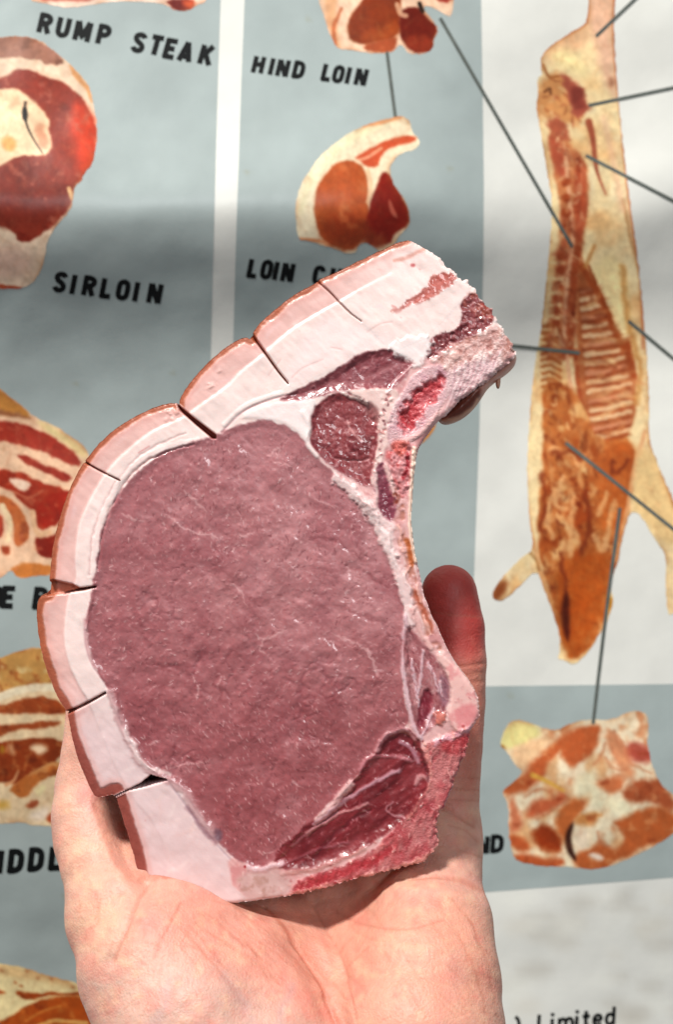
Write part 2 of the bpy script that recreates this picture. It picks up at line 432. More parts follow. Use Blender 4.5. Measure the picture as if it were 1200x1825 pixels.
picture(z5((415, -120), (420, 0), (450, 90), (480, 180), (510, 220), (580, 222), (640, 237), (750, 237), (778, 200), (798, 204), (820, 242), (880, 242), (932, 222), (937, 172), (957, 130), (930, 88), (895, 55), (890, 25), (930, 32), (980, 62), (1012, 78), (1026, 0), (1030, -120)), (238, 206, 180), 2.2, paint, 'picture of a rolled joint at the top edge')
# --- rib joint at left
def z7(*p): return Z(0, 660, 3.965, *p)
def paint(c):
    c.fill(z7((-90, 60), (0, 130), (250, 342), (100, 305), (-90, 265)), (198, 142, 76), warp=3)
    c.fill(z7((-90, 260), (100, 300), (250, 345), (100, 330), (-90, 300)), (150, 96, 60), f=5, warp=2)
    c.fill(z7((250, 345), (400, 405), (620, 560), (600, 640), (430, 500), (300, 420)), (226, 206, 156), f=8)
    for q, col in (([(-90, 360), (0, 360), (150, 378), (300, 430), (430, 508), (575, 640), (545, 692), (400, 622), (250, 562), (100, 512), (-90, 492)], (168, 62, 46)),
                   ([(110, 588), (200, 610), (300, 660), (400, 700), (525, 750), (470, 805), (350, 742), (250, 690), (150, 642)], (160, 56, 40)),
                   ([(-90, 690), (0, 700), (150, 720), (280, 790), (470, 830), (440, 940), (352, 1100), (270, 1142), (240, 1000), (150, 942), (80, 850), (-90, 800)], (166, 58, 34)),
                   ([(260, 960), (330, 880), (450, 850), (520, 870), (420, 1100), (300, 1120), (250, 1040)], (166, 44, 22)),
                   ([(255, 1180), (500, 1140), (500, 1330), (340, 1330), (270, 1310), (240, 1240)], (142, 38, 20)),
                   ([(-90, 900), (0, 880), (90, 920), (160, 1000), (220, 1150), (140, 1260), (90, 1230), (100, 1100), (40, 960)], (196, 112, 62)),
                   ([(-90, 1000), (0, 1000), (30, 1100), (0, 1200), (-90, 1200)], (190, 78, 50)),
                   ([(60, 1420), (160, 1350), (330, 1380), (400, 1400), (330, 1450), (130, 1470)], (206, 132, 66)),
                   ([(0, 1240), (60, 1240), (70, 1290), (30, 1310)], (160, 70, 36))):
        c.fill(z7(*q), col, warp=2.5, ws=14)
        c.fill(z7(*q), (214, 140, 110), mod=mot(9, .4, 1.1, 7), op=.4)
        c.fill(z7(*q), (110, 34, 22), mod=mot(20, .35, 1.1, 17), op=.35)
    c.stroke(z7((225, 1000), (240, 1100), (270, 1160), (340, 1150)), 9, (226, 186, 150), warp=2)
    c.stroke(z7((20, 960), (70, 1080), (50, 1200)), 10, (236, 212, 176), warp=2)
    c.fill(z7((50, 770), (130, 760), (230, 800), (180, 860), (120, 840)), (236, 208, 186), warp=2)
    c.stroke(z7((100, 860), (200, 900), (300, 850)), 4, (206, 130, 100), op=.6)
picture(z7((-90, 60), (0, 130), (70, 190), (170, 260), (250, 340), (400, 398), (520, 480), (600, 540), (640, 640), (620, 900), (520, 1200), (520, 1440), (330, 1446), (200, 1462), (130, 1472), (70, 1402), (0, 1482), (-90, 1482)), (232, 196, 166), 2.2, paint, 'picture of a fatty rib joint at the left edge')
# --- middle cut
def z8(*p): return Z(0, 1120, 3.8, *p)
def paint(c):
    sk = z8((-90, 210), (0, 200), (100, 160), (240, 130), (480, 140), (480, 420), (300, 380), (150, 420), (0, 480), (-90, 500))
    c.fill(sk, (206, 160, 96), warp=2)
    c.fill(sk, (168, 96, 48), mod=mot(16, .0, .8, 6), op=.8)
    c.fill(sk, (236, 220, 170), mod=mot(22, .1, .8, 26), op=.7)
    c.stroke(z8((-90, 500), (60, 440), (200, 405), (350, 400), (480, 420)), 14, (238, 224, 196), warp=1)
    for q, col in (([(-90, 560), (0, 530), (150, 472), (330, 458), (480, 560), (480, 580), (-90, 578)], (166, 82, 40)),
                   ([(-90, 650), (0, 660), (130, 642), (420, 628), (390, 662), (250, 682), (120, 680), (0, 732), (-90, 740)], (170, 86, 44)),
                   ([(-90, 770), (0, 770), (150, 750), (330, 738), (440, 780), (400, 900), (250, 950), (120, 1052), (0, 1042), (-90, 1060)], (152, 68, 28)),
                   ([(50, 1080), (200, 980), (400, 900), (420, 1000), (300, 1010), (210, 1120), (120, 1160)], (196, 120, 60)),
                   ([(160, 1200), (240, 1150), (270, 1190), (200, 1230)], (180, 96, 60)),
                   ([(290, 1260), (440, 1240), (440, 1340), (340, 1340)], (186, 92, 52))):
        c.fill(z8(*q), col, warp=3, ws=16)
        c.fill(z8(*q), (214, 150, 96), mod=mot(11, .35, 1.0, 8), op=.45)
        c.fill(z8(*q), (104, 38, 16), mod=mot(22, .3, 1.0, 28), op=.45)
    c.fill(z8((180, 800), (260, 770), (340, 800), (260, 860)), (236, 208, 176), f=6, warp=3)
    c.fill(z8((40, 780), (90, 780), (110, 860), (70, 850)), (214, 160, 120), f=6, warp=3)
    c.stroke(z8((40, 1060), (90, 1030), (120, 970)), 6, (222, 164, 120), taper=.5)
    for k in range(6):
        c.stroke(z8((200 + k * 20, 1000 - k * 6), (300 + k * 15, 930 - k * 5), (400, 900 + k * 8)), 3, (214, 156, 100), op=.6, warp=3)
    c.fill(z8((220, 1100), (290, 1050), (310, 1090), (250, 1140)), (240, 226, 180), f=5, warp=3)
    c.fill(z8((170, 1260), (330, 1190), (350, 1260), (250, 1310)), (244, 226, 206), f=8, warp=4)
    c.fill(z8((-90, 1160), (60, 1170), (60, 1220), (-90, 1220)), (220, 178, 90), f=8, warp=4)
    c.fill(z8((0, 790), (30, 800), (20, 850), (0, 840)), (170, 130, 40), f=5, warp=3)
picture(z8((-90, 220), (0, 200), (100, 160), (200, 130), (240, 128), (480, 140), (480, 1340), (355, 1342), (200, 1332), (170, 1312), (0, 1322), (-90, 1322)), (236, 212, 176), 2.2, paint, 'picture of a layered belly joint at the left edge')
# --- cut in the bottom corner
def z9(*p): return Z(0, 1580, 4, *p)
def paint(c):
    for q, col in (([(-90, 1000), (0, 962), (100, 902), (200, 842), (330, 800), (470, 778), (640, 790), (700, 880), (760, 1080), (900, 1200), (-90, 1200)], (182, 88, 24)),
                   ([(110, 738), (200, 770), (350, 755), (560, 755), (620, 782), (400, 772), (200, 812), (120, 782)], (172, 78, 24)),
                   ([(-90, 720), (0, 735), (50, 765), (-90, 765)], (196, 100, 44))):
        c.fill(z9(*q), col, warp=2.5, ws=16)
        c.fill(z9(*q), (222, 150, 80), mod=mot(20, .3, 1.1, 8), op=.45)
        c.fill(z9(*q), (130, 48, 8), mod=mot(30, .25, 1.0, 18), op=.6)
    c.stroke(z9((180, 960), (300, 890), (430, 850)), 4, (212, 140, 70), op=.7)
    c.stroke(z9((250, 1000), (400, 960), (620, 975)), 7, (232, 190, 120), op=.8, warp=2)
    for x, y in ((190, 600), (270, 655), (110, 680), (510, 710), (10, 600), (370, 665), (150, 710)):
        c.fill(z9((x - 18, y - 8), (x, y - 14), (x + 18, y + 6), (x, y + 18)), (180, 100, 56), f=3, warp=3, op=.8)
    c.fill(z9((-90, 550), (0, 552), (150, 575), (300, 622), (560, 692), (540, 740), (300, 680), (-90, 620)), (216, 172, 120), f=8, op=.5, warp=4)
picture(z9((-90, 545), (0, 550), (150, 572), (300, 620), (430, 660), (560, 690), (700, 760), (900, 960), (900, 1200), (-90, 1200)), (238, 220, 172), 2.2, paint, 'picture of a roast joint in the bottom corner')
# --- carcass
def za(*p): return Z(860, 0, 2.944, *p)
def zb(*p): return Z(860, 560, 2.684, *p)
def paint(c):
    allc = [(860, -60), (1230, -60), (1230, 1200), (860, 1200)]
    c.fill(allc, (226, 178, 122), mod=mot(70, .0, 1.0, 74), op=.7)
    c.fill(allc, (240, 226, 190), mod=mot(50, .2, 1.0, 75), op=.7)
    c.fill(za((540, -100), (560, 0), (540, 140), (600, 260), (640, 420), (720, 560), (690, 150), (720, -100)), (230, 190, 162), f=14, warp=4)
    c.fill(za((310, 290), (450, 180), (560, 130), (560, 240), (440, 300), (340, 340)), (226, 188, 150), f=10, warp=3)
    c.fill(za((340, 300), (420, 250), (520, 300), (560, 400), (500, 380), (380, 330)), (240, 222, 170), f=14, warp=3)
    c.stroke(za((700, -60), (692, 150), (705, 400), (730, 620), (760, 950), (800, 1250), (835, 1500), (845, 1825)), 5, (196, 124, 92), op=.8, f=3)
    c.stroke(za((560, 0), (555, 80), (540, 130), (450, 182), (370, 232), (312, 290), (305, 345)), 4, (186, 112, 70), op=.7, f=2.5)
    c.fill(za((290, 410), (420, 370), (480, 430), (540, 480), (520, 700), (440, 640), (350, 640), (285, 540)), (216, 158, 104), f=10, warp=8)
    c.streaks(za((290, 410), (420, 370), (540, 480), (540, 640), (440, 800), (340, 700)), 70, [(150, 84, 50), (232, 196, 150), (190, 110, 76)], 16, 4.5, 1.0, op=.6, spread=.8, seed=12, f=3)
    c.fill(za((390, 370), (470, 400), (530, 460), (560, 540), (540, 620), (480, 630), (450, 520), (430, 440)), (176, 96, 76), f=6, warp=6)
    c.fill(za((460, 450), (520, 450), (548, 520), (530, 590), (480, 570)), (146, 70, 58), f=6, warp=4)
    c.stroke(za((560, 640), (580, 720), (595, 850), (610, 920), (650, 1020)), 13, (168, 92, 66), taper=.8, f=3)
    c.stroke(za((320, 340), (350, 400), (400, 400)), 4, (160, 98, 50), f=3)
    c.stroke(za((330, 480), (355, 465), (360, 490)), 4, (110, 68, 40), f=3)
    c.fill(za((660, 420), (690, 400), (700, 450), (670, 470)), (190, 140, 110), f=7, warp=2)
    col = za((340, 680), (420, 620), (450, 750), (540, 830), (565, 1000), (540, 1200), (520, 1330), (510, 1500), (490, 1825), (440, 1900), (310, 1900), (340, 1700), (370, 1500), (400, 1250), (420, 1150), (370, 850))
    c.fill(col, (200, 132, 88), warp=3, f=5)
    c.fill(col, (166, 84, 54), mod=mot(28, .0, .9, 3), op=.7)
    c.fill(col, (232, 190, 150), mod=mot(20, .25, .9, 13), op=.6)
    c.fill(za((345, 690), (400, 720), (440, 800), (440, 940), (400, 920), (360, 820)), (188, 98, 70), f=6, warp=3)
    c.fill(za((330, 640), (420, 620), (460, 700), (440, 740), (360, 700)), (184, 104, 76), f=5, warp=4)
    c.fill(za((490, 830), (540, 850), (550, 1000), (530, 1250), (490, 1280), (480, 1000)), (186, 92, 58), f=5, warp=2)
    c.stroke(za((440, 800), (455, 1000), (475, 1200), (470, 1320), (445, 1500), (430, 1825)) + zb((405, 100), (412, 250), (440, 420), (470, 560)), 7, (226, 176, 140), f=2.5, op=.9)
    c.stroke(za((500, 1300), (480, 1500), (460, 1825)) + zb((450, 200), (480, 420), (540, 600), (540, 800), (500, 1050)), 13, (172, 84, 44), f=4, warp=2)
    for k, y in enumerate((960, 1040, 1120, 1200, 1345, 1425, 1500, 1565, 1630, 1700, 1770)):
        x = 445 - max(0, y - 1100) * 0.10
        c.fill(za((x - 28, y - 20), (x + 18, y - 26), (x + 22, y + 20), (x - 22, y + 24)), (160, 72, 34), f=3, warp=2, op=.85)
        if y > 1300: c.stroke(za((x - 60, y + 30), (x + 10, y + 40)), 5, (236, 208, 160), f=2.5, warp=2)
    for k in range(10):
        y = 60 + k * 32
        c.stroke(zb((290, y), (330, y - 8), (375, y + 18)), 7, (166, 92, 42), f=3, op=.8, warp=2)
    cav = za((510, 1320), (560, 1430), (640, 1550), (690, 1700), (740, 1850)) + zb((745, 200), (735, 560), (600, 640), (540, 560), (470, 400), (450, 100), (455, 0))
    c.fill(cav, (186, 112, 68), warp=2, f=4)
    c.fill(cav, (150, 76, 36), mod=mot(40, .1, 1, 9), op=.5)
    for k in range(17):
        y = -130 + k * 44
        x0 = 470 + max(0, y) * .10; x1 = min(600 + (y + 130) * .42, 710)
        c.stroke(zb((x0 + 10, y + 18), ((x0 + x1) / 2, y + 4), (x1, y - 22)), 8.5, (232, 200, 162) if k % 3 else (214, 150, 116), f=3, op=.9, warp=2.5, taper=.4, seed=k)
        c.stroke(zb((x0, y + 36), ((x0 + x1) / 2, y + 24), (x1, y + 2)), 4, (150, 70, 36), f=2.5, op=.7, warp=2, seed=k + 30)
    c.stroke(za((520, 1400), (600, 1520), (680, 1680), (740, 1825)) + zb((690, 130), (720, 300)), 12, (168, 84, 40), f=4, warp=2.5)
    c.fill(za((560, 1420), (660, 1330), (760, 1400), (780, 1700), (740, 1800), (640, 1520)), (238, 218, 168), f=10, warp=3)
    c.stroke(za((560, 1400), (600, 1500), (690, 1690)), 5, (160, 80, 36), f=3, warp=3)
    c.stroke(za((590, 1290), (560, 1360), (540, 1400)), 6, (180, 120, 60), f=4, op=.8)
    c.stroke(za((740, 1400), (750, 1550), (800, 1825)) + zb((760, 250), (740, 420)), 10, (186, 128, 64), f=6, op=.7, warp=3)
    c.stroke(za((740, 1050), (780, 1250), (830, 1450)), 5, (176, 118, 70), f=4, op=.6, warp=2)
    c.stroke(za((640, 620), (680, 800), (740, 1100)), 10, (226, 186, 156), f=8, op=.7)
    low = zb((290, 320), (400, 330), (480, 420), (560, 620), (735, 590), (715, 850), (662, 1100), (650, 1210), (612, 1320), (590, 1480), (540, 1560), (430, 1672), (372, 1530), (300, 1280), (260, 1060), (285, 800), (290, 560))
    c.fill(low, (192, 118, 62), warp=3, f=5)
    c.fill(low, (160, 70, 22), mod=mot(46, -.1, .7, 5), op=.8)
    c.fill(low, (232, 188, 130), mod=mot(34, .2, .8, 15), op=.8)
    c.fill(low, (120, 46, 14), mod=mot(24, .45, 1.1, 25), op=.6)
    c.streaks(low, 260, [(236, 200, 150), (120, 46, 14), (214, 150, 96), (150, 66, 24)], 44, 9, 1.5, op=.5, spread=.4, seed=9, f=4)
    c.streaks(col, 160, [(236, 200, 160), (140, 62, 34), (176, 90, 60)], 34, 8, 1.5, op=.45, spread=.35, seed=10, f=4)
    c.streaks(low, 420, [(240, 206, 156), (106, 38, 10), (222, 164, 110), (140, 58, 20)], 15, 4, 1.5, op=.55, spread=.8, seed=13, f=2.5)
    c.streaks(col, 260, [(240, 206, 166), (120, 50, 26), (176, 90, 60)], 13, 4, 1.5, op=.5, spread=.8, seed=14, f=2.5)
    c.streaks(cav, 120, [(232, 200, 150), (132, 58, 26), (206, 146, 100)], 40, 7, -.1, op=.5, spread=.25, seed=11, f=4)
    c.fill(zb((560, 620), (735, 590), (715, 850), (662, 1050), (560, 1040), (540, 850)), (196, 106, 44), f=14, warp=4, op=.8)
    c.fill(zb((340, 1180), (500, 1120), (640, 1150), (600, 1330), (570, 1500), (430, 1672), (372, 1530)), (184, 92, 28), f=14, warp=5, op=.85)
    for q in (((340, 850), (310, 980), (330, 1060)), ((440, 860), (430, 1000), (420, 1150)), ((600, 860), (560, 960)), ((640, 900), (600, 1050), (590, 1100)), ((390, 780), (350, 900), (400, 930)), ((330, 640), (440, 680), (470, 720)), ((540, 1060), (580, 1130), (590, 1080))):
        c.stroke(zb(*q), 9, (230, 178, 126), f=4, warp=4, op=.8)
    for q in (((280, 760), (300, 900), (275, 1040)), ((500, 850), (510, 1000), (490, 1090)), ((620, 700), (640, 760), (700, 700)), ((340, 665), (430, 660), (470, 690)), ((380, 1150), (400, 1350))):
        c.stroke(zb(*q), 8, (138, 58, 22), f=4, warp=4, op=.8)
    c.stroke(zb((405, 1330), (398, 1440), (410, 1560)), 15, (92, 30, 10), taper=True, f=5)
    c.stroke(zb((780, 560), (730, 740), (690, 960), (640, 1180)), 7, (228, 176, 130), f=3, op=.8)
    c.stroke(zb((210, 860), (240, 1060), (290, 1270), (370, 1510)), 5, (206, 140, 90), f=4, op=.7)
    c.fill(zb((740, 660), (800, 640), (880, 780), (912, 900), (1000, 1000), (912, 1120), (830, 1060), (760, 950), (716, 930)), (232, 202, 150), f=8, warp=2)
    c.stroke(zb((800, 610), (870, 770), (920, 920)), 4, (176, 120, 70), f=3, op=.7)
    c.fill(zb((45, 1350), (60, 1295), (105, 1265), (125, 1290), (100, 1350), (60, 1375)), (150, 82, 40), f=7, warp=2)
    c.fill(zb((600, 1330), (635, 1350), (620, 1420), (600, 1440)), (206, 150, 50), f=4, warp=4)
    c.stroke(zb((230, 1140), (260, 1180), (270, 1220)), 5, (150, 100, 50), f=3, op=.6)
picture(za((565, -100), (560, 0), (555, 80), (540, 130), (450, 180), (370, 230), (310, 290), (305, 350), (320, 390), (290, 410), (295, 500), (280, 550), (300, 650), (320, 780), (350, 950), (370, 1050), (360, 1250), (330, 1550), (300, 1800)) + zb((255, 200), (235, 400), (220, 600), (215, 800), (230, 1000), (248, 1128), (200, 1152), (130, 1222), (62, 1298), (47, 1350), (60, 1372), (112, 1365), (180, 1302), (262, 1218), (290, 1300), (330, 1400), (370, 1530), (375, 1610), (358, 1650), (395, 1652), (430, 1677), (470, 1660), (530, 1590), (560, 1530), (592, 1490), (622, 1400), (630, 1350), (612, 1320), (632, 1230), (650, 1200), (662, 1100), (700, 970), (716, 940), (760, 960), (830, 1080), (885, 1160), (878, 1300), (890, 1440), (920, 1430), (1000, 1350), (1000, 1050), (920, 900), (870, 780), (795, 600), (802, 430), (790, 200), (772, 0)) + za((845, 1600), (812, 1300), (770, 1000), (745, 800), (720, 550), (702, 350), (692, 150), (700, 0), (705, -100)), (238, 216, 172), 2.2, paint, 'picture of a whole hanging side of pork')
# --- shoulder cut, lower right
def zc(*p): return Z(820, 1200, 2.921, *p)
def paint(c):
    allc = [(890, 1260), (1215, 1260), (1215, 1560), (890, 1560)]
    c.fill(allc, (214, 162, 112), mod=mot(46, .0, .9, 71), op=.75)
    c.fill(allc, (196, 112, 66), mod=mot(34, .3, 1.0, 72), op=.6)
    c.fill(allc, (246, 236, 208), mod=mot(30, .2, 1.0, 73), op=.7)
    c.fill(zc((205, 375), (240, 270), (290, 240), (370, 262), (430, 300), (380, 360), (250, 390)), (232, 222, 158), f=8, warp=3)
    c.fill(zc((250, 400), (380, 350), (480, 310), (420, 420), (330, 505), (290, 480)), (236, 200, 160), f=8, warp=3)
    c.fill(zc((205, 375), (225, 370), (240, 400), (220, 395)), (170, 116, 50), f=4)
    for q, col in (([(228, 612), (300, 558), (400, 450), (520, 335), (600, 285), (700, 262), (722, 310), (692, 400), (622, 470), (560, 440), (540, 390), (470, 430), (410, 540), (360, 600), (262, 640)], (196, 106, 60)),
                   ([(345, 750), (400, 662), (560, 640), (490, 700), (390, 745)], (198, 108, 70)),
                   ([(385, 850), (440, 788), (500, 860), (522, 912), (440, 902)], (160, 66, 22)),
                   ([(490, 810), (560, 680), (690, 636), (610, 740), (572, 820), (540, 870)], (200, 116, 62)),
                   ([(715, 582), (780, 540), (852, 540), (832, 592), (750, 612)], (204, 124, 80)),
                   ([(835, 385), (900, 358), (992, 420), (985, 462), (900, 452)], (178, 88, 72)),
                   ([(760, 290), (830, 320), (860, 420), (900, 540), (860, 540), (800, 440)], (212, 150, 112)),
                   ([(870, 580), (1000, 556), (1130, 650), (1120, 710), (960, 650), (880, 664)], (180, 98, 60)),
                   ([(815, 770), (1000, 700), (1130, 720), (1130, 810), (1000, 902), (880, 942), (740, 1012), (640, 1015), (610, 930), (740, 900), (800, 932), (872, 870), (862, 810)], (194, 108, 58)),
                   ([(265, 850), (350, 875), (335, 915), (270, 895)], (190, 98, 54)), ([(255, 650), (300, 740), (320, 800), (265, 830)], (206, 128, 92)),
                   ([(275, 940), (400, 955), (560, 980), (450, 1008), (300, 985)], (192, 98, 54)),
                   ([(620, 745), (740, 730), (700, 790), (630, 800)], (214, 152, 92))):
        c.fill(zc(*q), col, warp=8, ws=34, f=8, grow=4)
        c.fill(zc(*q), (226, 168, 120), mod=mot(14, .3, 1.0, 8), op=.45)
        c.fill(zc(*q), (146, 60, 28), mod=mot(26, .3, 1.0, 18), op=.5)
    c.stroke(zc((380, 530), (450, 560), (540, 610)), 9, (214, 170, 80), taper=.5, f=4)
    for q in (((800, 300), (850, 420), (900, 480)), ((830, 330), (900, 470), (1000, 520)), ((760, 440), (800, 500), (860, 500)), ((700, 470), (740, 420), (760, 360)), ((880, 600), (920, 590), (930, 630)), ((340, 640), (420, 600), (500, 640)), ((400, 760), (480, 720), (560, 660)), ((720, 830), (740, 880), (780, 900))):
        c.stroke(zc(*q), 4, (196, 128, 92), f=3, warp=3, op=.7)
    c.stroke(zc((588, 780), (566, 850), (575, 920), (605, 975)), 12, (70, 34, 20), f=4, taper=True)
    c.fill(zc((590, 830), (640, 800), (680, 840), (660, 920), (610, 920)), (238, 220, 196), f=8, warp=3)
    c.fill(zc((670, 940), (740, 940), (760, 970), (700, 980)), (240, 222, 206), f=5, warp=3)
    c.fill(zc((560, 600), (650, 520), (720, 480), (700, 590), (900, 690), (880, 740), (700, 700), (640, 650)), (244, 238, 206), f=12, warp=5, op=.8)
picture(zc((205, 375), (240, 270), (290, 240), (370, 258), (440, 288), (500, 300), (600, 250), (690, 240), (790, 243), (860, 208), (930, 193), (980, 213), (987, 300), (975, 360), (1002, 480), (1052, 590), (1160, 660), (1160, 800), (1052, 880), (950, 932), (850, 980), (740, 1016), (680, 1022), (620, 1010), (450, 1006), (300, 982), (273, 940), (253, 820), (258, 700), (223, 630), (230, 600), (300, 550), (330, 510), (290, 480), (240, 400)), (238, 222, 194), 2.2, paint, 'picture of a shoulder cut below the carcass')
# --- corner of a cut that shows under the rib of the chop
picture([(700, 730), (760, 700), (778, 742), (776, 764), (760, 786), (738, 800), (700, 800)], (206, 150, 84), 3, lambda c: None, 'edge of a picture showing behind the chop')

# --- pointer lines
def ribbon(pts, width, lift, name, mat, parent):
    p = curve(pts, 10) if len(pts) > 2 else np.array([np.asarray(pts[0]) + (np.asarray(pts[1], float) - np.asarray(pts[0])) * t for t in np.linspace(0, 1, 40)])
    d = np.gradient(p, axis=0); n = np.stack([-d[:, 1], d[:, 0]], 1); n /= np.linalg.norm(n, axis=1)[:, None]
    a, b = p + n * width / 2, p - n * width / 2
    V = np.vstack([chart_pt(a[:, 0], a[:, 1], lift), chart_pt(b[:, 0], b[:, 1], lift)])
    m = len(p); i = np.arange(m - 1)
    return link(name, make_mesh(name, V, [np.stack([i, i + 1, i + 1 + m, i + m], 1)], None, mat), parent)
for k, q in enumerate([((690, 92), (705, 208)), ((785, 32), (1021, 440)), ((1063, 65), (1210, -75)), ((1050, 188), (1260, 144)), ((1045, 277), (1260, 388)), ((1121, 572), (1260, 688)), ((820, 606), (1034, 629)), ((1009, 789), (1260, 990)), ((1106, 905), (1078, 1120), (1058, 1290))]):
    ribbon(q, 6.2, 0.00030 + k * 0.00001, 'pointer_line', M_line, poster)

# --- lettering: every glyph is a set of thick strokes on a unit box (x right, y up)
GL = {
 'R': (.62, [[(.09, 0), (.09, 1)], [(.0, .91), (.33, .91), (.49, .83), (.53, .72), (.49, .58), (.33, .50), (.1, .50)], [(.32, .48), (.53, 0)]]),
 'U': (.62, [[(.09, 1), (.09, .30), (.15, .14), (.31, .085), (.47, .14), (.53, .30), (.53, 1)]]),
 'M': (.78, [[(.09, 0), (.09, 1)], [(.69, 0), (.69, 1)], [(.12, 1), (.39, .18), (.66, 1)]]),
 'P': (.60, [[(.09, 0), (.09, 1)], [(.0, .91), (.33, .91), (.47, .84), (.51, .71), (.47, .56), (.33, .47), (.1, .47)]]),
 'S': (.60, [[(.53, .76), (.47, .88), (.31, .92), (.15, .87), (.09, .74), (.16, .60), (.45, .42), (.52, .27), (.46, .13), (.31, .08), (.14, .12), (.07, .26)]]),
 'T': (.58, [[(.29, 0), (.29, 1)], [(0, .91), (.58, .91)]]),
 'E': (.54, [[(.09, 0), (.09, 1)], [(.0, .91), (.54, .91)], [(.1, .51), (.48, .51)], [(.0, .09), (.54, .09)]]),
 'A': (.66, [[(.08, 0), (.33, 1)], [(.58, 0), (.33, 1)], [(.16, .25), (.50, .25)]]),
 'K': (.64, [[(.09, 0), (.09, 1)], [(.12, .40), (.54, 1)], [(.25, .58), (.56, 0)]]),
 'I': (.18, [[(.09, 0), (.09, 1)]]),
 'L': (.52, [[(.09, 0), (.09, 1)], [(.0, .09), (.52, .09)]]),
 'O': (.62, [[(.31, .92), (.15, .87), (.09, .72), (.09, .28), (.15, .13), (.31, .08), (.47, .13), (.53, .28), (.53, .72), (.47, .87), (.31, .92)]]),
 'N': (.66, [[(.09, 0), (.09, 1)], [(.57, 0), (.57, 1)], [(.11, .98), (.55, .02)]]),
 'D': (.62, [[(.09, 0), (.09, 1)], [(0, .91), (.30, .91), (.47, .83), (.53, .68), (.53, .32), (.47, .17), (.30, .09), (0, .09)]]),
 'H': (.62, [[(.09, 0), (.09, 1)], [(.53, 0), (.53, 1)], [(.1, .52), (.52, .52)]]),
 'C': (.60, [[(.53, .70), (.47, .87), (.31, .92), (.15, .87), (.09, .72), (.09, .28), (.15, .13), (.31, .08), (.47, .13), (.53, .30)]]),
 'B': (.60, [[(.09, 0), (.09, 1)], [(0, .91), (.33, .91), (.48, .82), (.49, .64), (.33, .52), (.1, .52)], [(.33, .52), (.50, .42), (.52, .22), (.36, .09), (0, .09)]]),
 'i': (.18, [[(.09, 0), (.09, .68)], [(.09, .82), (.09, 1.0)]]),
 'm': (.86, [[(.09, 0), (.09, .68)], [(.09, .5), (.20, .62), (.34, .60), (.42, .48), (.42, 0)], [(.42, .5), (.54, .62), (.67, .60), (.76, .48), (.76, 0)]]),
 't': (.40, [[(.18, .92), (.18, .16), (.26, .07), (.38, .08)], [(0, .62), (.38, .62)]]),
 'e': (.54, [[(.1, .34), (.45, .34), (.45, .48), (.36, .61), (.2, .61), (.09, .48), (.09, .22), (.18, .08), (.34, .07), (.45, .16)]]),
 'd': (.56, [[(.46, 0), (.46, 1.0)], [(.44, .52), (.30, .62), (.15, .58), (.09, .42), (.09, .26), (.15, .1), (.30, .06), (.44, .16)]]),
 ')': (.36, [[(.05, 1.05), (.22, .85), (.27, .45), (.22, .1), (.05, -.12)]]),
}
def word(letters, h, angle, shear, wfac, sw, label):
    """letters: (char, x of the foot of its left side, y of the foot); each glyph box is h tall, turned by angle"""
    ca, sa = math.cos(math.radians(angle)), math.sin(math.radians(angle))
    V = []; F = []; nv = 0
    for ch, lx, ly, *ww in letters:
        wd, strokes = GL[ch]
        fx = (ww[0] / wd / h) if ww else wfac
        for si, st in enumerate(strokes):
            p = np.array(st, float)
            if len(p) > 3: p = chaikin(p, 1, False)
            q = np.stack([p[:, 0] * fx * h + p[:, 1] * h * shear, -p[:, 1] * h], 1)
            q = np.vstack([q[i_:i_ + 1] + (q[i_ + 1] - q[i_]) * np.linspace(0, 1, max(1, int(np.hypot(*(q[i_ + 1] - q[i_])) / 4)), endpoint=False)[:, None] for i_ in range(len(q) - 1)] + [q[-1:]])
            d = np.zeros_like(q); d[1:-1] = q[2:] - q[:-2]; d[0] = q[1] - q[0]; d[-1] = q[-1] - q[-2]
            if np.allclose(q[0], q[-1]): d[0] = d[-1] = q[1] - q[-2]
            n = np.stack([-d[:, 1], d[:, 0]], 1); n /= np.linalg.norm(n, axis=1)[:, None] + 1e-9
            for sgn in (1, -1):
                e = q + n * sgn * sw * h / 2
                X = lx + e[:, 0] * ca - e[:, 1] * sa; Y = ly + e[:, 0] * sa + e[:, 1] * ca
                V.append(chart_pt(X, Y, 0.0002 + si * 0.000012))
            m = len(q); i = np.arange(m - 1)
            F.append(np.stack([i, i + 1, i + 1 + m, i + m], 1) + nv); nv += 2 * m
    o = link('lettering', make_mesh('lettering', np.vstack(V), [np.vstack(F)], None, M_black, False), poster)
    o['label'] = label
word([('R', 65, 57), ('U', 97, 64), ('M', 129, 70.5), ('P', 170, 77), ], 35, 10.0, .06, 1.05, .28, 'black capitals reading RUMP')
word([('S', 232, 91), ('T', 263, 96), ('E', 289, 102), ('A', 315, 107), ('K', 352, 113)], 35, 10.3, .10, 1.03, .28, 'black capitals reading STEAK')
word([('S', 93, 519), ('I', 124, 524), ('R', 145, 526), ('L', 177, 530), ('O', 205, 533), ('I', 236, 537), ('N', 261, 539)], 35, 6.5, .08, 1.0, .28, 'black capitals reading SIRLOIN')
word([('H', 448, 129), ('I', 478, 133), ('N', 491, 135), ('D', 520, 138)], 30, 6.6, .12, 1.02, .29, 'black capitals reading HIND')
word([('L', 572, 143), ('O', 591, 146), ('I', 615, 149), ('N', 631, 151)], 30, 6.6, .12, .98, .29, 'black capitals reading LOIN under the rolled joint')
word([('L', 440, 494), ('O', 463, 496), ('I', 486, 499), ('N', 500, 501), ('C', 556, 506), ('H', 586, 510), ('O', 616, 513), ('P', 646, 516)], 33, 5.5, .10, .92, .28, 'black capitals reading LOIN CHOP')
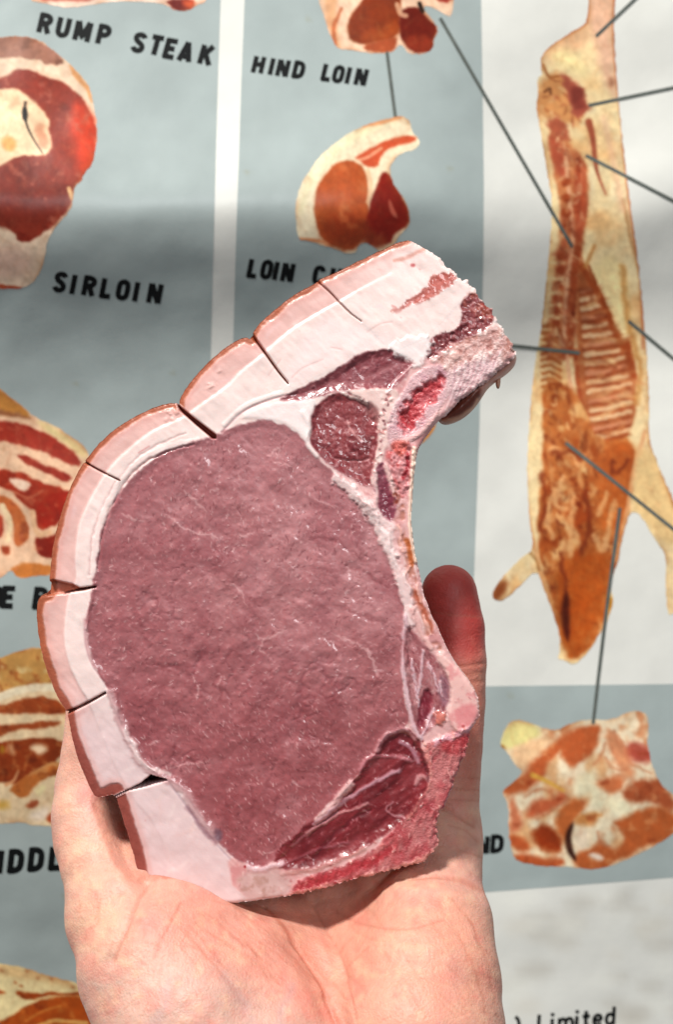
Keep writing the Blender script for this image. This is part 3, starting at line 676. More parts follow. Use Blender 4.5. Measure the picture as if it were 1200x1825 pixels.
word([('R', -68, 1081), ('I', -38, 1083), ('B', -22, 1083), ('E', 0, 1083), ('B', 57, 1085)], 38, 1.5, .12, 1.05, .28, 'black capitals ending in E beside the chop')
word([('M', -40, 1559), ('I', -6, 1557), ('D', 13, 1556), ('D', 49, 1553), ('L', 86, 1551), ('E', 118, 1549)], 41, -3.0, .16, 1.0, .28, 'black capitals reading MIDDLE')
word([('H', 788, 1530), ('A', 817, 1526), ('N', 848, 1523), ('D', 875, 1520)], 31, -4.0, .14, 1.12, .29, 'black capitals reading HAND')
word([(')', 916, 1846), ('L', 957, 1841), ('i', 981, 1838), ('m', 994, 1837), ('i', 1025, 1833), ('t', 1038, 1832), ('e', 1056, 1830), ('d', 1078, 1828)], 32, -6.0, .16, 1.1, .20, 'black print reading Limited at the foot')

# ============================================================================
# PORK CHOP
# ============================================================================
def P0(px, py, depth=0.0):
    """a point of the plane of the chop, depth metres behind it"""
    px = np.asarray(px, float); py = np.asarray(py, float)
    return np.stack([(px - CX) * S0, np.broadcast_to(np.asarray(depth, float), px.shape), -(py - CY) * S0], -1)

OUT = [(565,497),(600,481),(650,456),(690,437),(725,422),(742,428),(765,440),(788,457),(797,468),(812,479),(820,492),(837,495),(848,510),(853,524),(870,538),(884,558),(892,572),(905,590),(915,604),(922,622),(917,636),(900,652),(880,670),(856,686),(832,703),(814,720),(800,735),(783,748),(765,772),(752,790),(745,806),(741,830),(738,860),(736,890),(734,920),(736,950),(740,980),(747,1010),(752,1040),(760,1070),(770,1095),(785,1126),(800,1160),(815,1186),(835,1210),(850,1236),(858,1262),(855,1288),(841,1300),(838,1320),(830,1350),(815,1380),(806,1410),(796,1436),(783,1450),(780,1480),(784,1505),(775,1524),(755,1537),(720,1550),(680,1560),(640,1568),(600,1580),(560,1592),(520,1600),(470,1608),(430,1612),(360,1618),(290,1608),(246,1572),
(240,1545),(231,1510),(221,1475),(210,1440),(202,1416),(186,1422),(168,1425),(158,1408),(149,1388),(135,1350),(124,1312),(118,1273),(106,1255),(94,1233),(78,1192),(68,1152),(62,1112),(62,1084),(66,1064),(84,1058),(85,1030),(87,1000),(93,960),(104,920),(121,870),(133,846),(147,822),(170,794),(200,765),(240,740),(280,722),(311,716),(318,722),(318,710),(330,690),(350,664),(380,634),(410,611),(436,598),(446,604),(447,594),(460,575),(490,549),(525,521),(562,502)]
C = Canvas(40, 400, 950, 1640, 1.9, (240, 216, 211))
X, Y = C.X, C.Y
rough_edge = sstep(X, 760, 800) * (1 - sstep(Y, 720, 780)) + sstep(X - 0.0 * Y, 500, 540) * sstep(Y, 1220, 1260)
rough_edge = np.clip(rough_edge, 0, 1)
wob = 0.8 + 3.2 * rough_edge
SD = sd_poly(X + wob * fbm(X, Y, 11, 41), Y + wob * fbm(X, Y, 11, 47), chaikin(OUT, 1))
depth_in = -SD            # pixels in from the edge

# --- fat cap: outer pinkish band, inner white band, a step between them
step = curve([(700, 482), (650, 508), (606, 534), (560, 560), (520, 585), (478, 620), (469, 630), (430, 660), (400, 690), (355, 722), (323, 744), (267, 770), (217, 810), (187, 843), (157, 893), (138, 940), (132, 997), (133, 1034), (120, 1063), (112, 1130), (120, 1180), (137, 1220), (155, 1250), (175, 1300), (205, 1370), (240, 1430), (267, 1462), (290, 1507), (303, 1555), (310, 1640)])
outer = np.vstack([step, [(40, 1640), (40, 400), (700, 400)]])
d_step = sd_poly(X, Y, outer)
right_fade = 1 - sstep(X, 560, 720)
low_fade = 1 - 0.65 * sstep(Y, 1240, 1320)
a = (1 - sstep(d_step, -3, 3.5)) * (0.35 + 0.65 * right_fade) * low_fade
C.C = C.C * (1 - a[..., None]) + np.array((229, 184, 177)) * a[..., None]
C.H -= 0.38 * a
a = np.exp(-np.clip(d_step, 0, None) / 7) * (d_step > 0) * right_fade * low_fade
C.H += 0.06 * a
# lower fat is greyer and pinker
a = sstep(Y, 1180, 1330) * (1 - sstep(X, 480, 560))
C.C = C.C * (1 - 0.75 * a[..., None]) + np.array((224, 196, 198)) * 0.75 * a[..., None]
C.tint(90, .02, 50); C.tint(14, .014, 51)
fatzone = [(60, 400), (860, 400), (860, 560), (700, 640), (520, 720), (380, 790), (230, 870), (180, 1000), (160, 1120), (220, 1280), (300, 1400), (440, 1560), (300, 1640), (60, 1400)]
C.streaks(fatzone, 900, [(246, 228, 222), (228, 188, 182), (240, 206, 198), (234, 200, 204)], 34, 5, -.75, op=.30, spread=.5, h=.04, seed=60, f=4)
C.H += .13 * fbm(X, Y, 46, 52, 3) + .05 * fbm(X * .5 + Y * .5, (Y - X) * 1.6, 26, 53, 2)
# second faint layers inside the fat
C.stroke([(165, 1080), (150, 1120), (158, 1175), (190, 1225)], 3, (220, 184, 184), h=-.15)
C.stroke([(168, 1040), (160, 1075), (152, 1120)], 6, (242, 222, 218), h=.2)
C.stroke([(350, 785), (290, 800), (240, 828), (205, 865), (180, 920), (168, 980), (166, 1030)], 10, (240, 216, 212), h=.12, warp=3)
C.stroke([(345, 790), (280, 812), (230, 850), (196, 905), (180, 960), (174, 1015)], 3.5, (222, 184, 180), h=-.35, warp=2)
C.stroke([(330, 772), (270, 798), (222, 838), (185, 895), (163, 960), (158, 1025)], 3, (226, 192, 188), h=-.2, warp=2)
C.stroke([(246, 807), (265, 795)], 2.5, (206, 130, 130), op=.7)
C.stroke([(206, 1230), (212, 1290), (245, 1350), (290, 1385)], 5, (232, 206, 204), h=.15)
C.stroke([(300, 1395), (340, 1450), (380, 1500), (420, 1545)], 4, (200, 172, 178), op=.7, h=-.15)
C.stroke([(395, 770), (430, 735), (480, 712), (530, 700)], 4, (214, 170, 172), h=-.25, op=.8)
C.stroke([(400, 756), (440, 722), (500, 700)], 9, (244, 226, 222), h=.2, op=.8)
C.fill([(560, 560), (640, 580), (720, 600), (680, 620), (600, 640), (520, 690), (500, 690)], (243, 220, 218), f=12, op=.7)
for q in (((520, 672), (540, 655), (575, 640)), ((590, 618), (610, 622)), ((478, 668), (500, 640)), ((655, 590), (680, 575), (700, 572))):
    C.stroke(q, 2, (220, 176, 172), op=.6, h=-.1)
for k in range(70):      # crumbs and nicks on the fat
    x, y = rng.uniform(60, 800), rng.uniform(430, 1600)
    r = rng.uniform(1, 2.2)
    C.fill([(x - r, y), (x, y - r), (x + r, y), (x, y + r)], (214, 150, 146) if k % 3 else (250, 232, 226), f=1.5, op=.7, h=.12 if k % 3 == 0 else -.05)
for x, y in ((390, 660), (378, 685), (372, 690), (300, 735), (308, 745), (296, 748), (313, 733)):
    C.fill([(x - 5, y), (x, y - 5), (x + 6, y - 1), (x, y + 5)], (232, 186, 178), f=2.5, h=.25, warp=4, ws=5)

# --- lean parts, traced
EYE = [(385,776),(420,759),(450,750),(480,749),(510,759),(535,775),(548,795),(562,815),(590,840),(625,868),(650,899),(672,930),(690,968),(704,1010),(713,1040),(720,1080),(722,1120),(720,1160),(719,1210),(724,1250),(731,1285),(725,1298),(700,1304),(682,1318),(668,1345),(648,1370),(620,1402),(580,1440),(548,1474),(515,1504),(495,1532),(470,1550),(440,1546),(400,1514),(375,1480),(350,1445),(322,1402),(292,1386),(255,1362),(235,1328),(215,1290),(204,1250),(190,1225),(167,1190),(156,1150),(153,1110),(160,1064),(169,1030),(174,990),(180,950),(197,900),(222,865),(247,836),(290,806),(340,789)]
SPINALIS = [(492,713),(537,691),(583,668),(615,643),(657,625),(693,619),(716,629),(740,640),(725,668),(705,690),(693,697),(657,694),(615,694),(574,707),(528,715)]
SIDE = [(570,712),(615,696),(657,712),(675,742),(678,780),(668,826),(664,860),(650,868),(625,852),(602,838),(570,812),(551,785),(553,745)]
RIB = [(748,655),(780,646),(803,655),(810,684),(792,722),(775,750),(752,775),(722,795),(700,800),(690,775),(696,735),(712,705)]
MARROW = [(712,735),(739,698),(780,668),(795,674),(790,698),(758,730),(737,762),(721,771),(714,755)]
DARK = [(757,625),(776,592),(812,588),(826,568),(822,535),(845,515),(860,533),(882,551),(884,572),(862,588),(833,606),(792,632),(767,645)]
STREAK = [(694,558),(716,541),(757,515),(770,490),(803,477),(820,492),(806,508),(750,537),(716,547)]
EDGEM = [(671,828),(689,826),(697,850),(703,882),(706,905),(702,930),(684,922),(671,900),(669,862)]
FLANK = [(725,1110),(750,1142),(780,1175),(800,1208),(803,1242),(792,1277),(770,1302),(752,1314),(740,1294),(727,1232),(719,1162)]
LOBE = [(785,1160),(812,1185),(838,1212),(853,1240),(860,1264),(856,1290),(835,1302),(812,1306),(797,1280),(806,1232),(798,1204),(780,1172)]
BONE = [(750,1330),(800,1312),(835,1296),(850,1310),(835,1352),(815,1382),(803,1417),(790,1450),(800,1510),(775,1540),(715,1556),(647,1574),(607,1587),(547,1597),(518,1606),(510,1590),(547,1567),(613,1543),(667,1518),(715,1470),(742,1430),(765,1392),(762,1358)]
TENDER = [(680,1318),(700,1303),(727,1299),(745,1317),(758,1350),(768,1388),(748,1427),(720,1467),(667,1503),(613,1535),(547,1555),(505,1553),(484,1530),(513,1502),(547,1472),(597,1434),(632,1390),(668,1345)]

# white connective tissue under everything to the right of the eye
web = [(690, 640), (760, 640), (830, 600), (900, 590), (930, 630), (860, 700), (770, 780), (740, 860), (740, 980), (770, 1090), (850, 1230), (860, 1290), (790, 1460), (780, 1530), (500, 1610), (420, 1600), (400, 1520), (470, 1555), (560, 1470), (700, 1310), (735, 1300), (725, 1120), (690, 970), (640, 885), (590, 840), (640, 850), (680, 780)]
C.fill(web, (222, 172, 170), f=4, warp=3)
C.fill(web, (196, 120, 122), mod=mot(30, .0, .8, 60), op=.55)
C.fill(web, (240, 212, 208), mod=mot(16, .15, .8, 61), op=.6)

def lean(pts, col, dark, light, seed, f=3.2, warp=3.2, h=-0.9, hn=.22, fib=None, ws=14):
    r = C.fill(pts, col, f=f, warp=warp, ws=ws, seed=seed, h=None)
    w, a, d = r
    Xw, Yw = C.X[w], C.Y[w]
    if fib: # grain direction as (cos, sin) stretch
        u = Xw * fib[0] + Yw * fib[1]; v = -Xw * fib[1] + Yw * fib[0]
        n1 = fbm(u * .28, v, 9, seed + 3, 3); n2 = fbm(u * .5, v, 30, seed + 4, 3)
    else:
        n1 = fbm(Xw, Yw, 7, seed + 3, 3); n2 = fbm(Xw, Yw, 45, seed + 4, 4)
    k = a * sstep(n2, .05, 1.0) * .7
    C.mix(w, k, dark)
    k = a * sstep(-n2, .15, 1.0) * .6
    C.mix(w, k, light)
    k = a * sstep(n1, .15, .9) * (.12 if seed == 70 else .22)
    C.mix(w, k, light)
    k = a * sstep(-n1, .3, 1.0) * (.14 if seed == 70 else .25)
    C.mix(w, k, dark)
    inset = sstep(-d, -3, 16)
    C.H[w] += a * (h * inset + hn * n1 * .6 + .35 * n2 * sstep(-d, 4, 40))
    return w, a, d

w, a, d = lean(EYE, (170, 107, 109), (146, 80, 83), (188, 128, 129), 70, h=-0.45, hn=.03)
# the eye goes from a dry mauve at the top to a wetter dark red below
k = a * sstep(C.Y[w], 1000, 1450) * .7; C.mix(w, k, (144, 68, 72))
k = a * sstep(-C.X[w], -420, -180) * .35; C.mix(w, k, (150, 80, 86))
k = a * (1 - sstep(C.Y[w], 760, 1000)) * .35; C.mix(w, k, (170, 106, 112))
k = a * np.exp(-((C.X[w] - 640) ** 2 + (C.Y[w] - 960) ** 2) / 2 / 100 ** 2) * .55; C.mix(w, k, (196, 136, 138))  # soft veil of sheen painted into the colour
k = a * sstep(fbm(C.X[w], C.Y[w], 120, 77, 3), .1, .9) * .35; C.mix(w, k, (132, 60, 68))
k = a * sstep(fbm(C.X[w], C.Y[w], 70, 78, 3), .2, 1.0) * .4; C.mix(w, k, (186, 128, 130))
nf = fbm(C.X[w] * .8 + C.Y[w] * .3, C.Y[w] * .8 - C.X[w] * .25, 62, 79, 4)      # soft furrows between the bundles
k = a * np.exp(-(nf / .07) ** 2) * sstep(C.Y[w], 850, 1150) * sstep(fbm(C.X[w], C.Y[w], 80, 76, 2), -.1, .5); C.mix(w, k * .3, (122, 54, 62)); C.H[w] -= k * .16
C.C[w] *= (1 - a[..., None] * np.array((-.01, -.015, -.025)))
C.H[w] += a * (.06 + .16 * sstep(C.Y[w], 950, 1250)) * fbm(C.X[w], C.Y[w], 34, 68, 3)
C.C[w] *= (1 + .03 * a * fbm(C.X[w], C.Y[w], 5, 66, 2))[..., None]
# rim of paler membrane round the eye on the lower left
C.stroke([(196, 1235), (212, 1280), (232, 1325), (250, 1360), (290, 1388), (325, 1410), (355, 1455), (385, 1500)], 13, (196, 150, 152), f=4, op=.75, warp=4, h=.3)
C.stroke([(222, 1300), (245, 1350), (262, 1368)], 9, (226, 200, 198), f=3, op=.8, warp=4, h=.2)
C.stroke([(262, 1368), (290, 1375), (300, 1380)], 7, (228, 202, 200), f=3, op=.8, warp=3)
C.stroke([(335, 1440), (362, 1480), (385, 1500)], 9, (150, 110, 120), f=4, op=.7, warp=3)
C.fill([(380, 1478), (395, 1480), (396, 1500), (384, 1498)], (110, 76, 90), f=4, op=.8)
C.stroke([(150, 1105), (154, 1150), (168, 1190)], 6, (196, 140, 144), f=3, op=.6)

lean(SPINALIS, (136, 62, 70), (110, 40, 48), (170, 104, 106), 80, fib=(.86, -.5), h=-.9, hn=.15)
lean(SIDE, (142, 60, 64), (108, 32, 38), (168, 98, 98), 84, h=-.8, hn=.25)
C.stroke([(551, 785), (590, 825), (640, 850), (664, 862)], 14, (112, 34, 42), f=7, op=.45)
lean(DARK, (126, 46, 50), (98, 26, 32), (170, 100, 96), 88, h=-.4, hn=.5, warp=4, f=3)
C.fill([(822, 533), (845, 513), (860, 533), (882, 551), (880, 574), (840, 553)], (158, 72, 56), f=4, warp=4, op=.8, mod=mot(10, -.4, .4, 89))
lean(STREAK, (190, 98, 88), (168, 72, 62), (214, 136, 124), 92, h=-.2, hn=.2, warp=5, f=3, ws=9)
C.stroke([(706, 461), (728, 453), (757, 441)], 7, (218, 150, 134), f=3, op=.75, warp=2)
C.fill([(733, 466), (742, 466), (741, 472), (734, 472)], (196, 84, 84), f=2)
C.stroke([(700, 545), (712, 552), (735, 530)], 5, (206, 130, 124), op=.6, warp=3)
# ragged white between spinalis and dark end
C.fill([(690, 612), (740, 600), (775, 596), (762, 640), (745, 655), (728, 640), (712, 632)], (240, 222, 220), f=4, warp=7, ws=9, h=.3)
# white web between spinalis, side muscle and rib
C.fill([(615, 694), (657, 694), (700, 690), (712, 700), (700, 740), (688, 800), (672, 870), (660, 860), (668, 820), (676, 760), (660, 720)], (230, 196, 190), f=3, warp=3, h=.2)
C.fill([(640, 706), (665, 720), (680, 735), (672, 760), (650, 735)], (150, 84, 84), f=4, warp=4, op=.8, h=-.4)
for k in range(55):
    t = rng.random(); x = 690 - 18 * t + rng.normal(0, 7); y = 700 + 150 * t
    r = rng.uniform(2, 5)
    C.fill([(x - r, y), (x, y - r), (x + r, y + 1), (x, y + r)], [(244, 218, 212), (206, 140, 136), (130, 60, 66), (236, 196, 190)][k % 4], f=1.5, warp=2, ws=5, h=rng.uniform(-.3, .3), op=.8)
C.stroke([(540, 735), (552, 760), (549, 790), (565, 812)], 8, (240, 220, 216), f=3, op=.9, h=.3)
C.fill([(420, 745), (480, 718), (540, 712), (566, 712), (552, 745), (548, 790), (535, 772), (500, 750), (460, 745)], (242, 224, 222), f=4, h=.2)
C.stroke([(612, 700), (640, 712), (655, 718)], 5, (240, 214, 206), op=.9, warp=2, h=.2)
C.stroke([(620, 750), (628, 770), (645, 785)], 4, (206, 150, 148), op=.8, warp=2)
C.stroke([(600, 818), (640, 822), (660, 818)], 3, (176, 108, 110), op=.7, warp=2, h=-.3)
C.stroke([(720, 634), (690, 660), (650, 672)], 2, (176, 116, 124), op=.5)

# rib: pale ring with wet red marrow
w, a, d = C.fill(RIB, (212, 168, 172), f=3, warp=2, h=.3)
C.mix(w, a * sstep(fbm(C.X[w], C.Y[w], 18, 96), .1, .9) * .5, (190, 128, 144))
C.stroke([(712, 790), (745, 775), (775, 748), (800, 715), (812, 684)], 10, (232, 182, 178), f=4, op=.8, h=.2, warp=2)
w, a, d = C.fill(MARROW, (182, 50, 58), f=8, warp=8, ws=10, h=-.9)
n = fbm(C.X[w], C.Y[w], 8, 97, 3)
C.mix(w, a * sstep(n, .1, .8) * .8, (216, 104, 108)); C.mix(w, a * sstep(-n, .25, .9) * .8, (138, 14, 24)); C.H[w] += a * n * .25
C.fill([(742, 712), (770, 694), (782, 690), (765, 720), (748, 732)], (208, 110, 116), f=6, op=.6, warp=4)
C.stroke([(690, 700), (712, 672), (735, 650)], 3, (226, 184, 186), op=.8, warp=2, h=.3)
C.stroke([(699, 755), (704, 725), (716, 700)], 4, (236, 204, 204), op=.7, warp=2)
# sawn crumbly rib end
END = [(800, 655), (775, 640), (800, 615), (850, 590), (880, 575), (905, 590), (922, 620), (900, 650), (850, 690), (815, 715), (808, 690)]
w, a, d = C.fill(END, (206, 158, 152), f=4, warp=5, ws=10)
n = fbm(C.X[w], C.Y[w], 9, 98, 3)
C.mix(w, a * sstep(n, 0, .8) * .8, (240, 218, 212)); C.mix(w, a * sstep(-n, .1, .8) * .7, (164, 98, 88)); C.H[w] += a * (n * .2 + .2)
C.fill([(880, 575), (905, 590), (922, 620), (905, 640), (890, 610)], (170, 106, 92), f=5, op=.6, warp=4, mod=mot(8, -.3, .5, 99))
C.fill([(790, 668), (850, 640), (905, 640), (870, 672), (825, 704), (805, 720)], (210, 174, 176), f=8, warp=3, op=.85)
for k in range(16):
    x = 800 + k * 6; C.stroke([(x - 12, 735 - k * 4.5), (x + 8, 690 - k * 4.5), (x + 14, 650 - k * 2)], 2, (236, 208, 210) if k % 2 else (180, 126, 138), op=.6, warp=2, h=.15)
C.fill([(803, 628), (815, 622), (826, 630), (816, 642), (804, 640)], (222, 178, 170), f=4, h=.35, warp=3)
C.fill([(768, 636), (778, 634), (780, 644), (770, 646)], (228, 190, 184), f=3, h=.25)

# right hand edge below the rib
w, a, d = C.fill([(690, 800), (745, 785), (742, 830), (738, 880), (700, 885), (695, 840)], (206, 136, 138), f=5, warp=5)
C.mix(w, a * mot(10, .0, .7, 101)(C.X[w], C.Y[w]) * .7, (186, 70, 70)); C.H[w] += a * .6 * fbm(C.X[w], C.Y[w], 9, 103)
C.fill([(698, 786), (730, 784), (722, 815), (702, 805)], (214, 92, 80), f=5, warp=5, op=.8)
lean(EDGEM, (122, 44, 62), (96, 26, 40), (160, 96, 108), 105, h=-.6, hn=.3)
C.stroke([(690, 830), (700, 868), (704, 880)], 9, (228, 184, 180), f=3, warp=3, h=.4)
C.stroke([(728, 810), (728, 835), (720, 852)], 7, (150, 22, 34), f=3, op=.9, warp=2)
C.stroke([(738, 800), (737, 850), (733, 900), (735, 960), (741, 1000)], 9, (240, 208, 190), f=3, h=.5, warp=2)
C.stroke([(706, 878), (716, 905), (714, 940), (722, 975), (728, 1000), (738, 1040), (750, 1080), (766, 1120), (782, 1155)], 15, (180, 108, 90), f=4, warp=5, h=-.3, op=.8, mod=mot(12, -.7, .3, 161))
C.stroke([(726, 962), (731, 985), (734, 1008)], 9, (184, 92, 42), f=3, op=.9, warp=2)
C.stroke([(742, 1055), (756, 1092), (770, 1122)], 9, (178, 84, 56), f=4, op=.8, warp=3)
C.stroke([(705, 880), (712, 885), (708, 895)], 6, (120, 40, 22), f=2, op=.8)
for q in (((712, 935), (716, 965), (720, 985)), ((730, 1010), (724, 1030), (735, 1050)), ((745, 1045), (752, 1075)), ((756, 1100), (770, 1130))):
    C.stroke(q, 5, (228, 172, 160), op=.8, warp=3, h=.3)
# white seam between eye and the edge
seam = [(600, 855), (620, 870), (645, 897), (665, 925), (680, 953), (695, 985), (707, 1012), (720, 1047), (726, 1075), (728, 1110)]
C.stroke(seam, 17, (234, 202, 200), f=4, warp=6, ws=12, h=.5)
C.stroke([(625, 868), (660, 905), (690, 955), (705, 1005)], 20, (236, 208, 206), f=5, warp=7, ws=12, h=.2, taper=True)
C.stroke([(640, 885), (668, 905), (672, 880), (668, 840)], 9, (226, 184, 182), f=3, warp=3, h=.3)
C.stroke([(650, 895), (680, 925), (700, 940)], 14, (236, 204, 202), f=5, warp=4, h=.3)
C.stroke([(724, 1100), (722, 1150), (722, 1195), (727, 1240), (736, 1285), (748, 1312)], 10, (216, 176, 182), f=3, warp=3, h=.5)
C.stroke([(735, 1085), (752, 1130), (770, 1155)], 9, (226, 176, 172), f=3, warp=3, h=.3)
w, a, d = lean(FLANK, (170, 102, 106), (132, 60, 66), (210, 162, 162), 110, fib=(.3, .95), h=-.5, hn=.3, warp=3)
C.fill([(760, 1225), (772, 1242), (766, 1275), (752, 1306), (746, 1282), (751, 1250)], (122, 30, 46), f=4, warp=3, h=-.6)
C.fill([(784, 1200), (800, 1212), (800, 1245), (790, 1268), (782, 1240)], (146, 96, 108), f=4, warp=3)
for q in (((756, 1160), (752, 1200), (748, 1235)), ((765, 1180), (775, 1210), (783, 1235)), ((735, 1180), (742, 1220), (748, 1262)), ((772, 1265), (762, 1295), (752, 1318)), ((785, 1215), (790, 1240))):
    C.stroke(q, 5, (222, 188, 196), op=.8, warp=3, h=.3)
w, a, d = C.fill(LOBE, (236, 188, 182), f=4, warp=3, h=.7)
C.mix(w, a * mot(14, .2, .9, 112)(C.X[w], C.Y[w]) * .6, (222, 138, 140))
C.fill([(815, 1260), (850, 1250), (858, 1285), (830, 1300), (812, 1300)], (218, 126, 130), f=6, warp=4, op=.7)
C.fill([(776, 1270), (792, 1268), (796, 1284), (786, 1296), (776, 1288)], (196, 108, 96), f=3, warp=5, ws=6, h=.5)

# red sawn backbone
w, a, d = C.fill(BONE, (184, 106, 106), f=3, warp=3, h=.25)
Xw, Yw = C.X[w], C.Y[w]
n = fbm(Xw * .9 + Yw * .3, Yw * .35 - Xw * .3, 7, 115, 3); n2 = fbm(Xw, Yw, 40, 116, 3)
C.mix(w, a * sstep(n, .1, .9) * .6, (216, 132, 130)); C.mix(w, a * sstep(-n, .1, .9) * .6, (158, 54, 62)); C.mix(w, a * sstep(n2, .1, .8) * .5, (168, 50, 58))
C.H[w] += a * (n * .2 + n2 * .2)
C.fill([(515, 1600), (540, 1572), (613, 1548), (680, 1522), (710, 1500), (700, 1530), (640, 1555), (560, 1588)], (170, 36, 46), f=6, warp=4, op=.75)
C.fill([(780, 1330), (830, 1300), (842, 1320), (820, 1350), (795, 1345)], (168, 46, 52), f=6, warp=4, op=.7)
C.stroke([(840, 1300), (812, 1312), (775, 1325)], 9, (224, 168, 180), f=4, op=.85, warp=3, h=.3)
C.stroke([(512, 1602), (560, 1592), (607, 1582), (650, 1570), (715, 1552), (755, 1536), (778, 1522)], 14, (220, 150, 138), f=4, warp=5, ws=7, op=.85, h=.4)
C.stroke([(760, 1340), (764, 1372), (766, 1395), (745, 1430), (728, 1460)], 9, (220, 140, 132), f=3, warp=4, op=.8, h=.3)
C.stroke([(782, 1470), (786, 1505), (775, 1522)], 8, (226, 166, 152), f=3, warp=3, op=.8, h=.3)
for k in range(150):
    b = chaikin(BONE, 1); i = rng.integers(len(b)); x, y = b[i] + rng.normal(0, 6, 2)
    r = rng.uniform(1.5, 4)
    C.fill([(x - r, y), (x, y - r), (x + r, y), (x, y + r)], [(234, 176, 164), (196, 100, 96), (150, 30, 40)][k % 3], f=1.5, warp=2, ws=5, h=rng.uniform(.0, .35), op=.7)

# dark tenderloin with silvery skin, glossy highlights painted into the pale strokes
w, a, d = lean(TENDER, (126, 36, 42), (94, 16, 24), (156, 78, 82), 120, fib=(.8, -.6), h=-1.0, hn=.2, warp=3)
C.fill([(680, 1318), (700, 1305), (727, 1300), (743, 1318), (750, 1345), (716, 1340), (690, 1345), (676, 1335)], (112, 26, 36), f=5, op=.7, warp=3)
for q, wd, cc, op in ((((566, 1462), (590, 1440), (610, 1415), (626, 1396)), 13, (226, 178, 176), .9), (((560, 1470), (600, 1440), (640, 1412), (680, 1390), (712, 1376)), 8, (206, 160, 172), .8),
                (((672, 1338), (690, 1312), (722, 1302), (742, 1318)), 8, (206, 148, 152), .8), (((640, 1372), (662, 1350), (700, 1350), (735, 1360)), 6, (196, 126, 134), .7),
                (((548, 1486), (590, 1462), (620, 1448), (655, 1436)), 5, (206, 146, 146), .8), (((520, 1512), (560, 1480), (600, 1452)), 5, (190, 130, 138), .6), (((716, 1325), (735, 1340), (748, 1362)), 8, (196, 150, 164), .7),
                (((700, 1432), (690, 1450), (720, 1462)), 3, (206, 160, 166), .7), (((742, 1400), (752, 1386), (764, 1390)), 9, (220, 164, 164), .7), (((500, 1546), (560, 1520), (620, 1505)), 4, (160, 96, 106), .6),
                (((505, 1560), (580, 1545), (650, 1515)), 8, (196, 138, 130), .6), (((740, 1330), (760, 1360), (764, 1392)), 6, (84, 16, 24), .6), (((560, 1530), (620, 1470), (660, 1450)), 8, (88, 16, 28), .5)):
    C.stroke(q, wd, cc, f=3, op=op, warp=3, h=.35 if sum(cc) > 300 else -.5)
C.fill([(420, 1560), (470, 1552), (520, 1560), (516, 1600), (470, 1612), (430, 1606)], (206, 172, 168), f=8, warp=5, op=.85)
C.fill([(420, 1560), (516, 1560), (516, 1604), (430, 1606)], (176, 132, 120), f=6, mod=mot(14, .1, .8, 122), op=.6)
C.stroke([(440, 1548), (470, 1550), (500, 1540)], 10, (222, 184, 188), f=4, warp=4, h=.3)
C.fill([(434, 1545), (438, 1544), (438, 1549), (434, 1549)], (160, 20, 30), f=1.5)

for k_, (q_, ang_) in enumerate(((SPINALIS, -.5), (SIDE, 1.9), (TENDER, -.6), (FLANK, 1.3), (DARK, .8))):
    C.streaks(q_, 420, [(196, 138, 142), (214, 168, 168), (96, 24, 36), (170, 100, 106)], 9, 2.0, ang_, op=.5, spread=.5, h=.06, seed=40 + k_, f=1.3)
C.streaks(BONE, 420, [(226, 160, 154), (150, 44, 54), (214, 136, 132), (232, 186, 176)], 10, 2.6, -1.1, op=.55, spread=.45, h=.25, seed=50, f=1.3)
C.streaks(web, 500, [(244, 222, 218), (190, 104, 108), (230, 190, 186), (160, 70, 80)], 8, 2.4, 1.1, op=.45, spread=.9, h=.2, seed=51, f=1.3)
# marbling: traced veins, then short fibre flecks, the palest painted as wet glints
for q, wd in ((((452, 1128), (470, 1140), (492, 1132), (510, 1124)), 4), (((470, 1140), (462, 1158), (472, 1166)), 3), (((652, 1158), (662, 1170), (674, 1205)), 6), (((520, 1392), (528, 1402), (540, 1408)), 4), (((460, 1520), (470, 1524), (484, 1520)), 3),
              (((325, 872), (345, 890), (365, 912)), 4), (((375, 875), (392, 870)), 4), (((300, 920), (340, 948), (370, 952), (392, 965)), 4), (((215, 915), (240, 926), (255, 930)), 4), (((425, 950), (438, 955), (450, 948)), 4), (((480, 812), (496, 800), (492, 820)), 3),
              (((488, 824), (520, 832)), 3), (((410, 1040), (425, 1050), (440, 1080)), 3), (((340, 1200), (352, 1225), (350, 1250)), 3), (((560, 890), (600, 905)), 2), (((620, 1000), (622, 1040)), 3), (((590, 1130), (640, 1150), (660, 1172)), 3), (((300, 1370), (350, 1362), (372, 1356)), 3), (((260, 1330), (285, 1322)), 3), (((395, 1205), (385, 1230)), 3)):
    C.stroke(q, wd, (218, 172, 172), f=2.2, op=.6, warp=3, ws=7, h=.08, taper=True)
for q in (((388, 1190), (384, 1215), (392, 1240), (388, 1255)), ((620, 1010), (660, 1025), (690, 1045)), ((600, 1080), (650, 1100), (690, 1110)), ((440, 1380), (450, 1440), (445, 1480)), ((480, 1420), (478, 1470)), ((400, 1420), (408, 1470)), ((520, 1300), (560, 1320), (600, 1322)), ((300, 1260), (340, 1275)), ((560, 960), (610, 970), (650, 1000)), ((610, 1220), (660, 1240)), ((240, 1180), (300, 1190), (350, 1186)), ((430, 1250), (470, 1262), (500, 1240))):
    C.stroke(q, 6, (124, 54, 60), f=5, op=.4, warp=6, h=-.3, taper=True)
eye_s = chaikin(EYE, 1)
cnt = 0
pts = rng.uniform((150, 750), (735, 1550), (4600, 2))
ins = sd_poly(pts[:, 0], pts[:, 1], eye_s) < -6
